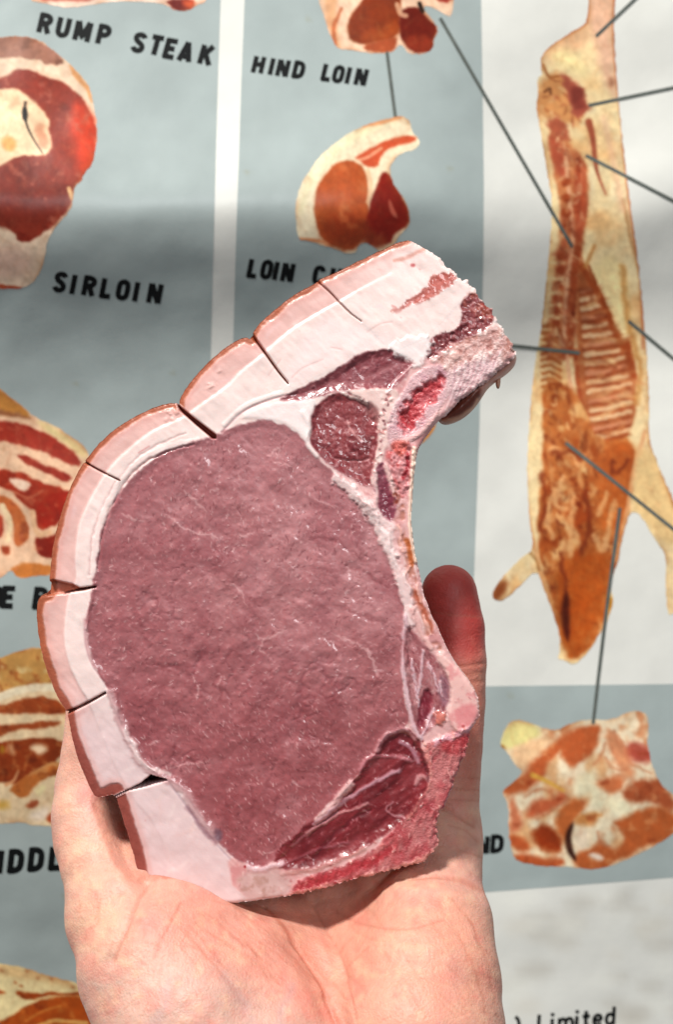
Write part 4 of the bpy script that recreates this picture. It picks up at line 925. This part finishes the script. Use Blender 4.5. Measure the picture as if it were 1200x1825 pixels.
for x, y in pts[ins]:
    t = vnoise(x / 90, y / 90, 44)
    ang = math.radians(118 if y < 1000 else (150 if y < 1250 else 60)) + rng.normal(0, .45)
    L = rng.uniform(1.5, 8); wd = rng.uniform(.7, 1.7)
    if t < .3 and rng.random() < .6: continue
    bright = rng.random()
    col = (228, 192, 190) if bright > .82 else (200, 146, 148) if bright > .42 else (116, 52, 58)
    C.stroke([(x, y), (x + L * math.cos(ang), y + L * math.sin(ang))], wd, col, f=1.2, op=.4 + .4 * rng.random(), h=.16 if bright > .42 else -.12, cv=False)
drops = rng.uniform((150, 750), (735, 1550), (2600, 2))          # beads of moisture, no colour of their own
ok = (sd_poly(drops[:, 0], drops[:, 1], eye_s) < -8) & (vnoise(drops[:, 0] / 55, drops[:, 1] / 55, 45) > .45)
for x, y in drops[ok]:
    r = rng.uniform(.6, 1.5)
    C.stroke([(x, y), (x + rng.normal(0, 1.5), y + rng.normal(0, 1.5) + .1)], r, None, f=1.5, h=rng.uniform(.10, .22), cv=False)

# --- cuts through the fat cap
INNER = (150, 84, 76)
for q, wd, dep, taper in ((((565, 497), (590, 520), (620, 552), (645, 571)), 2.6, -1.6, .6), (((447, 594), (470, 625), (495, 660), (513, 682)), 5, -3.2, .55), (((146, 822), (175, 838), (212, 856)), 2.8, -2.5, .3), (((117, 1272), (150, 1256), (186, 1236)), 4.2, -4, .3)):
    C.stroke(q, wd, (186, 120, 104), f=1.2, op=.75, taper=taper, h=dep, cv=True)
gapC = [(312, 715), (318, 722), (345, 744), (384, 774), (384, 781), (377, 781), (345, 754), (318, 730)]
gapG = [(190, 1428), (222, 1412), (250, 1398), (268, 1383), (296, 1391), (262, 1402), (225, 1410)]
for g, cc in ((gapC, (150, 62, 46)), (gapG, (96, 40, 40))):
    C.fill(g, cc, f=1.4, n=0, h=-3 if g is gapC else -9)
# opened face of the cut on the left: a rind coloured flap seen in the notch
C.fill([(82, 1040), (92, 1034), (128, 1042), (140, 1048), (168, 1046), (150, 1052), (110, 1058), (82, 1062)], (190, 108, 82), f=2, n=0, h=-2.2)
C.stroke([(112, 1058), (140, 1051), (168, 1046)], 3, (140, 70, 60), f=1.2, h=-2)
C.fill([(118, 1272), (124, 1272), (152, 1262), (155, 1270), (124, 1288)], (206, 160, 158), f=3, op=.5)

# --- rind: a brown skin in section along the outer edge
rind_line = np.array(OUT[OUT.index((246, 1572)):] + OUT[:5], float)
dr = np.full(X.shape, 1e9)
for i in range(len(rind_line) - 1):
    dd, _ = seg_dist(X, Y, rind_line[i], rind_line[i + 1]); dr = np.minimum(dr, dd)
rw = 8.5 + 2.5 * fbm(X, Y, 26, 130) + 4.5 * sstep(Y, 900, 1150) + 5 * sstep(Y, 1280, 1420)
in_gap = np.minimum(sd_poly(X, Y, gapC), sd_poly(X, Y, gapG))
a = (1 - sstep(dr, rw - 2, rw + 4)) * sstep(in_gap, 1, 4)
# not along the cut faces that run inwards
rc = np.array((166, 88, 60)) + (np.array((146, 72, 62)) - np.array((166, 88, 60))) * sstep(Y, 1150, 1350)[..., None]  # lower rind darker: shade under the high light put into its colour
C.C = C.C * (1 - a[..., None]) + rc * a[..., None]
a2 = np.exp(-((dr - rw - 5) / 6) ** 2) * .35 * (SD < 2)
C.C = C.C * (1 - a2[..., None]) + np.array((222, 150, 140)) * a2[..., None]
C.H -= 0.35 * a
rind_mask = dr < rw + 1
C.C *= .975
# rounding at the silhouette
rq = 1 - np.sqrt(np.clip(1 - (1 - np.clip(depth_in, 0, 9) / 9) ** 2, 0, 1)); C.H -= np.where(rind_mask, .3, .9) * rq
C.H += 0.12 * fbm(X, Y, 60, 131, 3)
# the whole slice sags a little
slab = -0.000022 * ((X - 430) ** 2 * .35 + (Y - 1080) ** 2 * .25)
Hm = (C.H + slab) / 1000.0

# --- which cell belongs to which part
REG = np.zeros(X.shape, int)
names = ['connective_tissue']
def region(name, pts, grow=0):
    names.append(name); REG[sd_poly(X, Y, chaikin(pts, 1)) < grow] = len(names) - 1
SEGS = [[(560, 470), (725, 390), (880, 470), (850, 520), (822, 535), (760, 600), (700, 625), (645, 571), (565, 497)],
        [(430, 570), (560, 470), (566, 497), (645, 571), (700, 625), (615, 645), (513, 695), (447, 594)],
        [(290, 690), (430, 570), (447, 594), (513, 682), (530, 705), (560, 715), (545, 790), (480, 745), (383, 779), (314, 718)],
        [(110, 800), (290, 690), (314, 718), (383, 779), (330, 795), (212, 858), (146, 822)],
        [(30, 1058), (30, 800), (146, 822), (212, 858), (180, 960), (168, 1046), (110, 1058)],
        [(30, 1280), (30, 1058), (110, 1058), (168, 1046), (150, 1130), (188, 1234), (117, 1273)],
        [(100, 1450), (60, 1280), (117, 1273), (188, 1234), (235, 1330), (296, 1389), (200, 1420)],
        [(180, 1426), (205, 1414), (296, 1389), (400, 1515), (440, 1548), (430, 1650), (180, 1650)]]
for sgm in SEGS:
    names.append('fat_segment'); REG[sd_poly(X, Y, sgm) < 0] = len(names) - 1
seg_ids = list(range(1, 9))
for nm, pts in (('loin_muscle', EYE), ('fat_streak', STREAK), ('upper_muscle', SPINALIS), ('side_muscle', SIDE), ('rib_tip', END), ('end_muscle', DARK), ('rib_bone', RIB), ('marrow', MARROW), ('edge_muscle', EDGEM), ('flank_muscle', FLANK), ('fat_lobe', LOBE), ('backbone', BONE), ('tenderloin', TENDER)):
    region(nm, pts)
nbase = len(names)
for s_ in seg_ids:
    m = rind_mask & (REG == s_); names.append('rind'); REG[m] = nbase + s_ - 1

M_meat = material('raw_lean', rough=0.36, sss=.25, radius=(1, .35, .3), sss_scale=.0012, coat=.55, coat_rough=.07, spec=.5,
                  bumps=(('noise', 320, .10, .0014), ('noise', 1700, .11, .0005), ('noise', 4500, .14, .0003)), tint=(700, .035), rough_noise=(400, .12))
M_fat = material('raw_fat', rough=0.42, sss=.35, radius=(1, .75, .65), sss_scale=.0016, coat=.08, coat_rough=.25, bumps=(('noise', 350, .12, .0008), ('noise', 2200, .10, .0003)), tint=(260, .015))
M_rind = material('pork_rind', spec=.35, rough=0.45, sss=.2, radius=(1, .5, .35), sss_scale=.001, coat=.15, coat_rough=.2, bumps=(('noise', 900, .3, .0006),), tint=(500, .10))
M_bone = material('sawn_bone', rough=0.4, sss=.2, radius=(1, .4, .35), sss_scale=.001, coat=.2, coat_rough=.15, bumps=(('noise', 1500, .35, .0008), ('voronoi', 2600, .2, .0004)), tint=(900, .08))

chop = bpy.data.objects.new('pork_chop', None); COL.objects.link(chop)
tag(chop, 'raw bone-in pork chop with scored rind standing upright in the hand', 'pork chop')
chop.location = P0(470, 1560, 0.008)

TH = 0.015
cm = (SD[:-1, :-1] + SD[1:, :-1] + SD[:-1, 1:] + SD[1:, 1:]) / 4 < 0
cellreg = REG[:-1, :-1].copy()
gy, gx = np.gradient(SD, C.cell); gl = np.hypot(gx, gy) + 1e-6; gx /= gl; gy /= gl
full = np.zeros(SD.shape, int)
full[:-1, :-1] += cm; full[1:, :-1] += cm; full[:-1, 1:] += cm; full[1:, 1:] += cm
edge = (full > 0) & (full < 4) & (np.abs(SD) < C.cell * 1.4)
VX = np.where(edge, X - SD * gx, X); VY = np.where(edge, Y - SD * gy, Y)
# soft movement of the outward direction for the sides
LC = lin(C.C)
OFF = np.array(chop.location)
def part(rid):
    m = cm & (cellreg == rid)
    if m.sum() < 3: return None
    adj = np.zeros(SD.shape, bool)
    adj[:-1, :-1] |= m; adj[1:, :-1] |= m; adj[:-1, 1:] |= m; adj[1:, 1:] |= m
    idx = -np.ones(SD.shape, int); nv = adj.sum(); idx[adj] = np.arange(nv)
    j, i = np.nonzero(m)
    F = np.stack([idx[j, i], idx[j + 1, i], idx[j + 1, i + 1], idx[j, i + 1]], 1)
    px, py, h = VX[adj], VY[adj], Hm[adj]
    V = [P0(px, py, -h)]; cols = [LC[adj]]; Fs = [F]
    # back
    V.append(P0(px, py, TH)); cols.append(LC[adj] * .8); Fs.append(F[:, ::-1] + nv)
    # sides along the silhouette
    def out(jj, ii): return ~cm[jj, ii] if True else None
    pad = np.zeros((cm.shape[0] + 2, cm.shape[1] + 2), bool); pad[1:-1, 1:-1] = cm
    ed = []
    t = m & ~pad[:-2, 1:-1]; jj, ii = np.nonzero(t); ed.append(np.stack([idx[jj, ii + 1], idx[jj, ii]], 1))
    t = m & ~pad[2:, 1:-1]; jj, ii = np.nonzero(t); ed.append(np.stack([idx[jj + 1, ii], idx[jj + 1, ii + 1]], 1))
    t = m & ~pad[1:-1, :-2]; jj, ii = np.nonzero(t); ed.append(np.stack([idx[jj, ii], idx[jj + 1, ii]], 1))
    t = m & ~pad[1:-1, 2:]; jj, ii = np.nonzero(t); ed.append(np.stack([idx[jj + 1, ii + 1], idx[jj, ii + 1]], 1))
    ed = np.vstack(ed)
    if len(ed):
        ux, uy = gx[adj], gy[adj]
        prev = 0; base = 2 * nv
        for k, (dp, of) in enumerate(((.0018, .6), (.005, 1.2), (.010, .6))):
            V.append(P0(px + ux * of, py + uy * of, -h * (1 - dp / TH) + dp)); cols.append(LC[adj] * (1 - .0 * k))
            Fs.append(np.stack([ed[:, 0] + prev, ed[:, 0] + base, ed[:, 1] + base, ed[:, 1] + prev], 1)[:, ::-1])
            prev = base; base += nv
        Fs.append(np.stack([ed[:, 0] + prev, ed[:, 0] + nv, ed[:, 1] + nv, ed[:, 1] + prev], 1)[:, ::-1])
    V = np.vstack(V) - OFF; cols = np.vstack(cols)
    Fs = np.vstack(Fs)
    used = np.unique(Fs); rem = -np.ones(len(V), int); rem[used] = np.arange(len(used))
    nm = names[rid]
    mat = M_rind if nm == 'rind' else M_fat if nm in ('fat_segment', 'fat_lobe', 'connective_tissue') else M_bone if nm in ('rib_bone', 'marrow', 'backbone', 'rib_tip') else M_meat
    return make_mesh(nm, V[used], [rem[Fs]], cols[used], mat)
parents = {}
for rid in range(len(names)):
    me = part(rid)
    if me is None: continue
    nm = names[rid]
    par = chop
    if nm == 'rind': par = parents.get(rid - nbase + 1, chop)
    if nm == 'marrow': par = parents[names.index('rib_bone')]
    o = link(nm, me, par); parents[rid] = o

# a fold of the rib's skin hanging behind the sawn end
def inflate(name, pts, depth, thick, cell, paintf, mat, parent, off, rpx=22, n=2):
    p = chaikin(pts, n)
    c = Canvas(p[:, 0].min() - 6, p[:, 1].min() - 6, p[:, 0].max() + 6, p[:, 1].max() + 6, cell, (180, 120, 110))
    paintf(c)
    sd = sd_poly(c.X, c.Y, p)
    m = (sd[:-1, :-1] + sd[1:, :-1] + sd[:-1, 1:] + sd[1:, 1:]) / 4 < 0
    gy, gx = np.gradient(sd, cell); g = np.hypot(gx, gy) + 1e-6
    cnt = np.zeros(sd.shape, int); cnt[:-1, :-1] += m; cnt[1:, :-1] += m; cnt[:-1, 1:] += m; cnt[1:, 1:] += m
    adj = cnt > 0; ed = adj & (cnt < 4)
    XX = np.where(ed, c.X - sd * gx / g, c.X); YY = np.where(ed, c.Y - sd * gy / g, c.Y)
    q = np.clip(-sd / rpx, 0, 1); t = np.sqrt(np.clip(1 - (1 - q) ** 2, 0, 1)) * thick / 2; t = np.where(ed, 0, t)
    dp = depth(c.X, c.Y) if callable(depth) else depth
    t = t + 0.00015 * fbm(c.X, c.Y, 10, 5)
    idx = -np.ones(sd.shape, int); nv = adj.sum(); idx[adj] = np.arange(nv)
    j, i = np.nonzero(m); F = np.stack([idx[j, i], idx[j + 1, i], idx[j + 1, i + 1], idx[j, i + 1]], 1)
    dpa = np.broadcast_to(dp, sd.shape)
    V = np.vstack([P0(XX[adj], YY[adj], (dpa - t)[adj]), P0(XX[adj], YY[adj], (dpa + t)[adj])]) - off
    cc = lin(c.C[adj])
    return link(name, make_mesh(name, V, [F, F[:, ::-1] + nv], np.vstack([cc, cc]), mat), parent)
def paint(c):
    c.C[:] = (160, 100, 82)
    c.stroke([(930, 615), (915, 650), (880, 675), (850, 700)], 14, (206, 146, 132), f=6)
    c.fill([(782, 742), (800, 722), (840, 705), (862, 684), (858, 712), (838, 735), (812, 745)], (104, 46, 32), f=5, warp=2)
    c.stroke([(786, 746), (815, 744), (840, 730), (856, 708)], 5, (190, 128, 96), f=3, warp=2)
o = inflate('rib_flap', [(784, 742), (806, 715), (846, 680), (886, 640), (916, 604), (930, 622), (931, 640), (918, 656), (897, 671), (878, 686), (868, 702), (856, 720), (838, 738), (816, 750), (796, 754)], 0.0105, 0.013, 2.2, paint, M_rind, chop, OFF)
o['label'] = 'brown flap of rib skin behind the sawn end'
def paint(c): c.C[:] = (196, 142, 116)
inflate('meat_scrap', [(895, 640), (899, 640), (899, 656), (902, 664), (901, 680), (898, 688), (893, 684), (892, 668), (896, 658)], 0.010, 0.0016, 1.3, paint, M_bone, chop, OFF, rpx=4, n=1)

# ============================================================================
# HAND: one continuous surface around a skeleton of round cones
# ============================================================================
def node(px, py, dep, r):
    s = S0 * (D + dep / 1000) / D * 1000
    return np.array([(px - CX) * s, dep, -(py - CY) * s]), r * s
CHAINS = [
 # little finger
 [node(801, 1056, 40, 50), node(810, 1120, 39, 55), node(811, 1180, 38, 57), node(808, 1250, 37, 58), node(803, 1330, 35, 58), node(795, 1420, 31, 60), node(790, 1490, 27, 64)],
 # hypothenar edge
 [node(790, 1490, 27, 64), node(784, 1560, 21, 76), node(768, 1650, 9, 113), node(757, 1750, -2, 138), node(745, 1840, -9, 158), node(730, 1960, -13, 172), node(700, 2200, -12, 190)],
 # ring, middle and index fingers behind the chop
 [node(640, 900, 40, 48), node(660, 1050, 42, 54), node(672, 1200, 42, 58), node(680, 1350, 36, 62), node(690, 1480, 27, 66)],
 [node(540, 850, 44, 48), node(545, 1000, 46, 54), node(552, 1180, 46, 58), node(560, 1340, 40, 64), node(580, 1480, 30, 68)],
 [node(400, 900, 44, 48), node(415, 1050, 46, 54), node(430, 1200, 46, 58), node(445, 1340, 40, 64), node(470, 1480, 32, 68)],
 # pads at the roots of the fingers
 [node(700, 1545, 29, 72), node(780, 1520, 26, 68)],
 [node(690, 1480, 33, 66), node(690, 1620, 26, 84), node(680, 1760, 6, 120), node(660, 1960, -10, 150)],
 [node(580, 1480, 38, 68), node(590, 1640, 31, 84), node(600, 1780, 8, 110), node(600, 1960, -8, 150), node(590, 2200, -12, 200)],
 [node(470, 1480, 38, 66), node(470, 1620, 32, 80), node(500, 1760, 8, 120)],
 # thumb, up behind the fat on the left
 [node(210, 1120, 33, 50), node(192, 1190, 33, 58), node(182, 1260, 32, 63), node(174, 1340, 29, 64), node(166, 1400, 27, 68), node(160, 1450, 22, 68), node(180, 1540, 14, 72), node(226, 1630, 8, 103), node(288, 1720, 0, 150), node(345, 1820, -8, 167), node(400, 1940, -12, 190), node(440, 2200, -12, 210)],
 [node(180, 1500, 25, 80), node(300, 1540, 35, 90), node(330, 1600, 34, 90)],
 # ball of the thumb
 [node(226, 1630, 8, 103), node(330, 1690, 6, 112), node(420, 1760, 0, 130), node(480, 1860, -8, 150)],
]
B0 = np.array([-95., -75., -185.]); B1 = np.array([75., 62., 25.]); VX_ = 0.95
g = [np.arange(B0[k], B1[k], VX_) for k in range(3)]
GX, GY, GZ = np.meshgrid(*g, indexing='ij')
F_ = np.full(GX.shape, 60.0, np.float32)
KS = 4.5
def cone_sd(a, ra, b, rb):
    ba = b - a; L2 = ba @ ba
    px, py, pz = GX - a[0], GY - a[1], GZ - a[2]
    t = np.clip((px * ba[0] + py * ba[1] + pz * ba[2]) / L2, 0, 1)
    return np.sqrt((px - t * ba[0]) ** 2 + (py - t * ba[1]) ** 2 + (pz - t * ba[2]) ** 2) - (ra + (rb - ra) * t)
for ci, ch in enumerate(CHAINS):
    f = None
    for (a, ra), (b, rb) in zip(ch[:-1], ch[1:]):
        s_ = cone_sd(a, ra, b, rb)
        if f is None: f = s_
        else:
            h = np.clip(0.5 + 0.5 * (f - s_) / 1.5, 0, 1); f = f * (1 - h) + s_ * h - 1.5 * h * (1 - h) * .25
    k = KS if ci not in (2, 3, 4) else 2.0
    h = np.clip(0.5 + 0.5 * (F_ - f) / k, 0, 1)
    F_ = F_ * (1 - h) + f * h - k * h * (1 - h)
F_ = np.maximum(F_, -(GZ + 183.0))      # the wrist goes on below the frame

def surface_nets(F, origin, h):
    s = F < 0
    nx, ny, nz = F.shape
    corner = [(i, j, k) for i in (0, 1) for j in (0, 1) for k in (0, 1)]
    sub = lambda A, c: A[c[0]:nx - 1 + c[0], c[1]:ny - 1 + c[1], c[2]:nz - 1 + c[2]]
    cntr = sum(sub(s, c).astype(int) for c in corner)
    act = (cntr > 0) & (cntr < 8)
    acc = np.zeros(act.shape + (3,)); num = np.zeros(act.shape)
    for a in range(8):
        for b in range(a + 1, 8):
            ca, cb = corner[a], corner[b]
            if sum(abs(ca[q] - cb[q]) for q in range(3)) != 1: continue
            fa, fb = sub(F, ca), sub(F, cb)
            x = (fa < 0) != (fb < 0)
            t = np.where(x, fa / np.where(x, fa - fb, 1), 0)
            for q in range(3):
                acc[..., q] += np.where(x, ca[q] + t * (cb[q] - ca[q]), 0)
            num += x
    idx = -np.ones(act.shape, int); ii = np.argwhere(act); idx[act] = np.arange(len(ii))
    V = origin + h * (ii + acc[act] / num[act][:, None])
    Q = []
    for ax in range(3):
        o = [slice(0, n - 1) for n in (nx, ny, nz)]
        lo = [slice(1, n - 1) for n in (nx, ny, nz)]; hi = list(lo)
        lo[ax] = slice(0, (nx, ny, nz)[ax] - 1); hi[ax] = slice(1, (nx, ny, nz)[ax])
        A, B = s[tuple(lo)], s[tuple(hi)]
        b1, b2 = [q for q in range(3) if q != ax]
        e = np.argwhere(A != B); inside = A[A != B]
        base = e.copy(); base[:, b1] += 1; base[:, b2] += 1   # grid point of the edge
        def cell(d1, d2):
            c = base.copy(); c[:, b1] += d1; c[:, b2] += d2
            return idx[c[:, 0], c[:, 1], c[:, 2]]
        q = np.stack([cell(-1, -1), cell(0, -1), cell(0, 0), cell(-1, 0)], 1)
        flip = inside if ax != 1 else ~inside
        q[~flip] = q[~flip][:, ::-1]
        Q.append(q)
    Q = np.vstack(Q)
    return V, Q[(Q >= 0).all(1)]
HV, HQ = surface_nets(F_, B0, VX_)
# smooth, then refine once with linear quads split + smoothing by the subdivision modifier's own maths is costly: do it here
def smooth(V, Q, it, lam=.5):
    e = np.vstack([Q[:, [0, 1]], Q[:, [1, 2]], Q[:, [2, 3]], Q[:, [3, 0]]])
    n = len(V); deg = np.bincount(e.ravel(), minlength=n)[:, None]
    for _ in range(it):
        acc = np.zeros_like(V)
        for q in range(3):
            acc[:, q] = np.bincount(e[:, 0], V[e[:, 1], q], n) + np.bincount(e[:, 1], V[e[:, 0], q], n)
        V = V + lam * (acc / np.maximum(deg, 1) - V)
    return V
def refine(V, Q):
    n = len(V)
    e = np.sort(np.vstack([Q[:, [0, 1]], Q[:, [1, 2]], Q[:, [2, 3]], Q[:, [3, 0]]]), 1)
    key = e[:, 0].astype(np.int64) * n + e[:, 1]
    u, inv = np.unique(key, return_inverse=True)
    em = (V[u // n] + V[u % n]) / 2
    fm = V[Q].mean(1)
    m = len(Q); E = [inv[k * m:(k + 1) * m] + n for k in range(4)]
    c = np.arange(m) + n + len(u)
    Qn = np.vstack([np.stack([Q[:, 0], E[0], c, E[3]], 1), np.stack([Q[:, 1], E[1], c, E[0]], 1), np.stack([Q[:, 2], E[2], c, E[1]], 1), np.stack([Q[:, 3], E[3], c, E[2]], 1)])
    return np.vstack([V, em, fm]), Qn
HV = smooth(HV, HQ, 3)
HV, HQ = refine(HV, HQ)
HV = smooth(HV, HQ, 4)
HV = HV / 1000.0
def vnormals(V, Q):
    n = np.cross(V[Q[:, 2]] - V[Q[:, 0]], V[Q[:, 3]] - V[Q[:, 1]])
    N = np.zeros_like(V)
    for k in range(4):
        for q in range(3): N[:, q] += np.bincount(Q[:, k], n[:, q], len(V))
    return N / (np.linalg.norm(N, axis=1)[:, None] + 1e-12)
NRM = vnormals(HV, HQ)
# orientation: the outermost vertex towards -x must have a normal to -x
i0 = HV[:, 0].argmin()
if NRM[i0, 0] > 0: HQ = HQ[:, ::-1]; NRM = -NRM
hpx = CX + HV[:, 0] * D / (D + HV[:, 1]) / S0
hpy = CY - HV[:, 2] * D / (D + HV[:, 1]) / S0

# skin colour and creases, traced in the photograph
K = Canvas(40, 960, 960, 1880, 2.4, (222, 166, 146))
K.fill([(250, 1590), (450, 1600), (560, 1720), (600, 1825), (420, 1825), (300, 1760), (240, 1660)], (224, 154, 136), f=40, op=.8)
K.fill([(90, 1400), (140, 1390), (180, 1600), (260, 1720), (240, 1850), (140, 1760)], (224, 178, 152), f=36, op=.7)
K.fill([(130, 1700), (360, 1700), (560, 1825), (500, 1880), (160, 1880)], (212, 172, 158), f=50, op=.75)
K.fill([(480, 1620), (700, 1600), (860, 1600), (890, 1800), (700, 1860), (560, 1780)], (222, 152, 128), f=40, op=.6)
K.fill([(740, 980), (880, 980), (880, 1180), (740, 1180)], (186, 62, 58), f=34, op=.95)  # little finger: shade and light through the flesh painted as red
K.fill([(740, 1180), (880, 1180), (870, 1400), (780, 1420)], (204, 118, 100), f=40, op=.8)
K.fill([(135, 1400), (175, 1400), (185, 1440), (150, 1440)], (226, 128, 124), f=22, op=.55)
K.fill([(250, 1600), (300, 1600), (290, 1660), (250, 1650)], (236, 140, 124), f=25, op=.5)
K.tint(60, .03, 140); K.tint(18, .02, 141)
n = fbm(K.X, K.Y, 40, 142, 3); K.mix((slice(None), slice(None)), sstep(n, .3, 1) * .3, (232, 140, 124))
for sc_, sd_, cc_, am_ in ((34, 143, (226, 122, 110), .32), (22, 144, (238, 192, 158), .4), (60, 145, (206, 150, 140), .3), (12, 146, (214, 128, 112), .22)):
    K.mix((slice(None), slice(None)), sstep(fbm(K.X, K.Y, sc_, sd_, 3), .15, 1.0) * am_, cc_)
K.fill([(740, 980), (880, 980), (880, 1170), (740, 1190)], (192, 72, 66), f=34, op=.8)  # the finger's shaded red laid again over the mottling
K.fill([(740, 1180), (880, 1180), (870, 1400), (780, 1420)], (206, 126, 108), f=36, op=.6)
for q_ in (((470, 1880), (440, 1800), (400, 1740)), ((520, 1880), (500, 1820), (520, 1760)), ((250, 1860), (290, 1800), (300, 1750))):
    K.stroke(q_, 14, (186, 158, 160), f=9, op=.35, warp=4)
K.C *= .945
K.H[:] = 0
def crease(q, wd, dep, col=(180, 104, 84), op=.4, **kw):
    K.stroke(q, wd, col, f=2.6, op=op, h=-dep, **kw)
def fold(q, wd, dep):
    K.stroke(q, wd, None, f=wd * .55, h=-dep)
crease([(470, 1612), (505, 1650), (545, 1700), (580, 1760), (605, 1840)], 6, 1.2, op=.6); fold([(470, 1612), (545, 1700), (605, 1840)], 34, 1.5)
crease([(560, 1610), (580, 1650), (600, 1690), (622, 1760), (640, 1840)], 5, .9, taper=.6); fold([(560, 1610), (590, 1670), (615, 1740)], 20, 1.0)
crease([(590, 1620), (640, 1645), (690, 1655), (735, 1655), (790, 1640)], 4, .45, op=.35)
crease([(735, 1560), (780, 1558), (825, 1566), (866, 1590)], 6, .9); fold([(720, 1560), (790, 1558), (868, 1592)], 26, 1.1)
crease([(790, 1440), (815, 1452), (850, 1474)], 5, .8); fold([(785, 1440), (852, 1474)], 20, .9)
crease([(800, 1470), (830, 1480), (852, 1500)], 3, .35, op=.35); crease([(820, 1515), (858, 1528)], 3, .3, op=.35)
for y0, y1, dd in ((1186, 1180, .7), (1202, 1196, .35), (1216, 1212, .4), (1404, 1410, .5), (1384, 1388, .3), (1424, 1428, .4), (1095, 1100, .2), (1330, 1328, .2)):
    crease([(770, y0 - 4), (820, y0 + 2), (872, y1)], 3.4, dd, op=.45)
# wrinkles where the thumb folds against the chop
for k in range(15):
    x = 185 + k * 6
    crease([(x - 22 - k, 1430 + k * 2), (x - 4, 1480 + k * 3), (x + 16, 1530 + k * 2), (x + 44, 1566)], 2.6, .28 + .14 * (k % 3), op=.42, warp=3)
fold([(190, 1425), (212, 1480), (232, 1540), (262, 1572)], 30, 1.2)
crease([(264, 1570), (244, 1605), (224, 1655), (200, 1712)], 6, .55); fold([(264, 1570), (224, 1655), (200, 1712)], 22, .7)
crease([(322, 1610), (296, 1660), (274, 1706)], 5, .35, op=.4)
crease([(170, 1590), (176, 1640), (160, 1655)], 3, .2, op=.3); crease([(180, 1600), (170, 1640)], 3, .2, op=.3)
for k in range(26):   # long fine lines over the ball of the thumb
    x = 300 + k * 9; y = 1595 + abs(k - 8) * 2.5
    L = rng.uniform(70, 190); ang = math.radians(rng.normal(42, 7))
    q = [(x, y + rng.uniform(0, 70)), ]; q.append((q[0][0] + L * .5 * math.cos(ang), q[0][1] + L * .5 * math.sin(ang) - 4)); q.append((q[0][0] + L * math.cos(ang), q[0][1] + L * math.sin(ang) + 3))
    crease(q, 2.6, .18 + .2 * rng.random(), op=.3, warp=3)
for k in range(40):   # hatching on the heel and the outer palm
    x, y = rng.uniform(620, 880), rng.uniform(1590, 1840); ang = math.radians(rng.choice([55, 62, 130, 20]) + rng.normal(0, 8)); L = rng.uniform(20, 70)
    crease([(x, y), (x + L * .5 * math.cos(ang), y + L * .5 * math.sin(ang) + 2), (x + L * math.cos(ang), y + L * math.sin(ang))], 2.6, .12 + .18 * rng.random(), op=.28, warp=2)
for k in range(40):
    x, y = rng.uniform(130, 330), rng.uniform(1580, 1820); ang = math.radians(rng.choice([120, 35]) + rng.normal(0, 14)); L = rng.uniform(10, 40)
    crease([(x, y), (x + L * math.cos(ang), y + L * math.sin(ang))], 2.6, .1 + .16 * rng.random(), op=.24, warp=2)
for q in (((840, 1640), (870, 1720), (884, 1790)), ((815, 1660), (850, 1740), (868, 1810)), ((800, 1600), (840, 1640), (856, 1690))):
    crease(q, 3, .25, op=.35, warp=3)
K.H += .10 * fbm(K.X, K.Y, 24, 150, 3)
front = sstep(-NRM[:, 1], .05, .4)
hh = K.sample(hpx, hpy, K.H) / 1000 * front
HV2 = HV + NRM * hh[:, None]
hc = lin(K.sample(hpx, hpy, K.C))
M_skin = material('skin', rough=0.52, sss=.35, radius=(1, .36, .22), sss_scale=.0042, spec=.45,
                  bumps=(('voronoi', 1500, .22, .0006), ('noise', 260, .18, .0012), ('ridge', 420, .14, .0006, (1, 1, .35), (0, .7, 0)), ('noise', 1900, .3, .0004), ('noise', 3600, .2, .0003)), tint=(420, .05), rough_noise=(250, .07))
hand = link('hand', make_mesh('hand', HV2, [HQ], hc, M_skin))
tag(hand, 'bare left hand cupped around the foot of the raw chop, little finger up', 'hand')
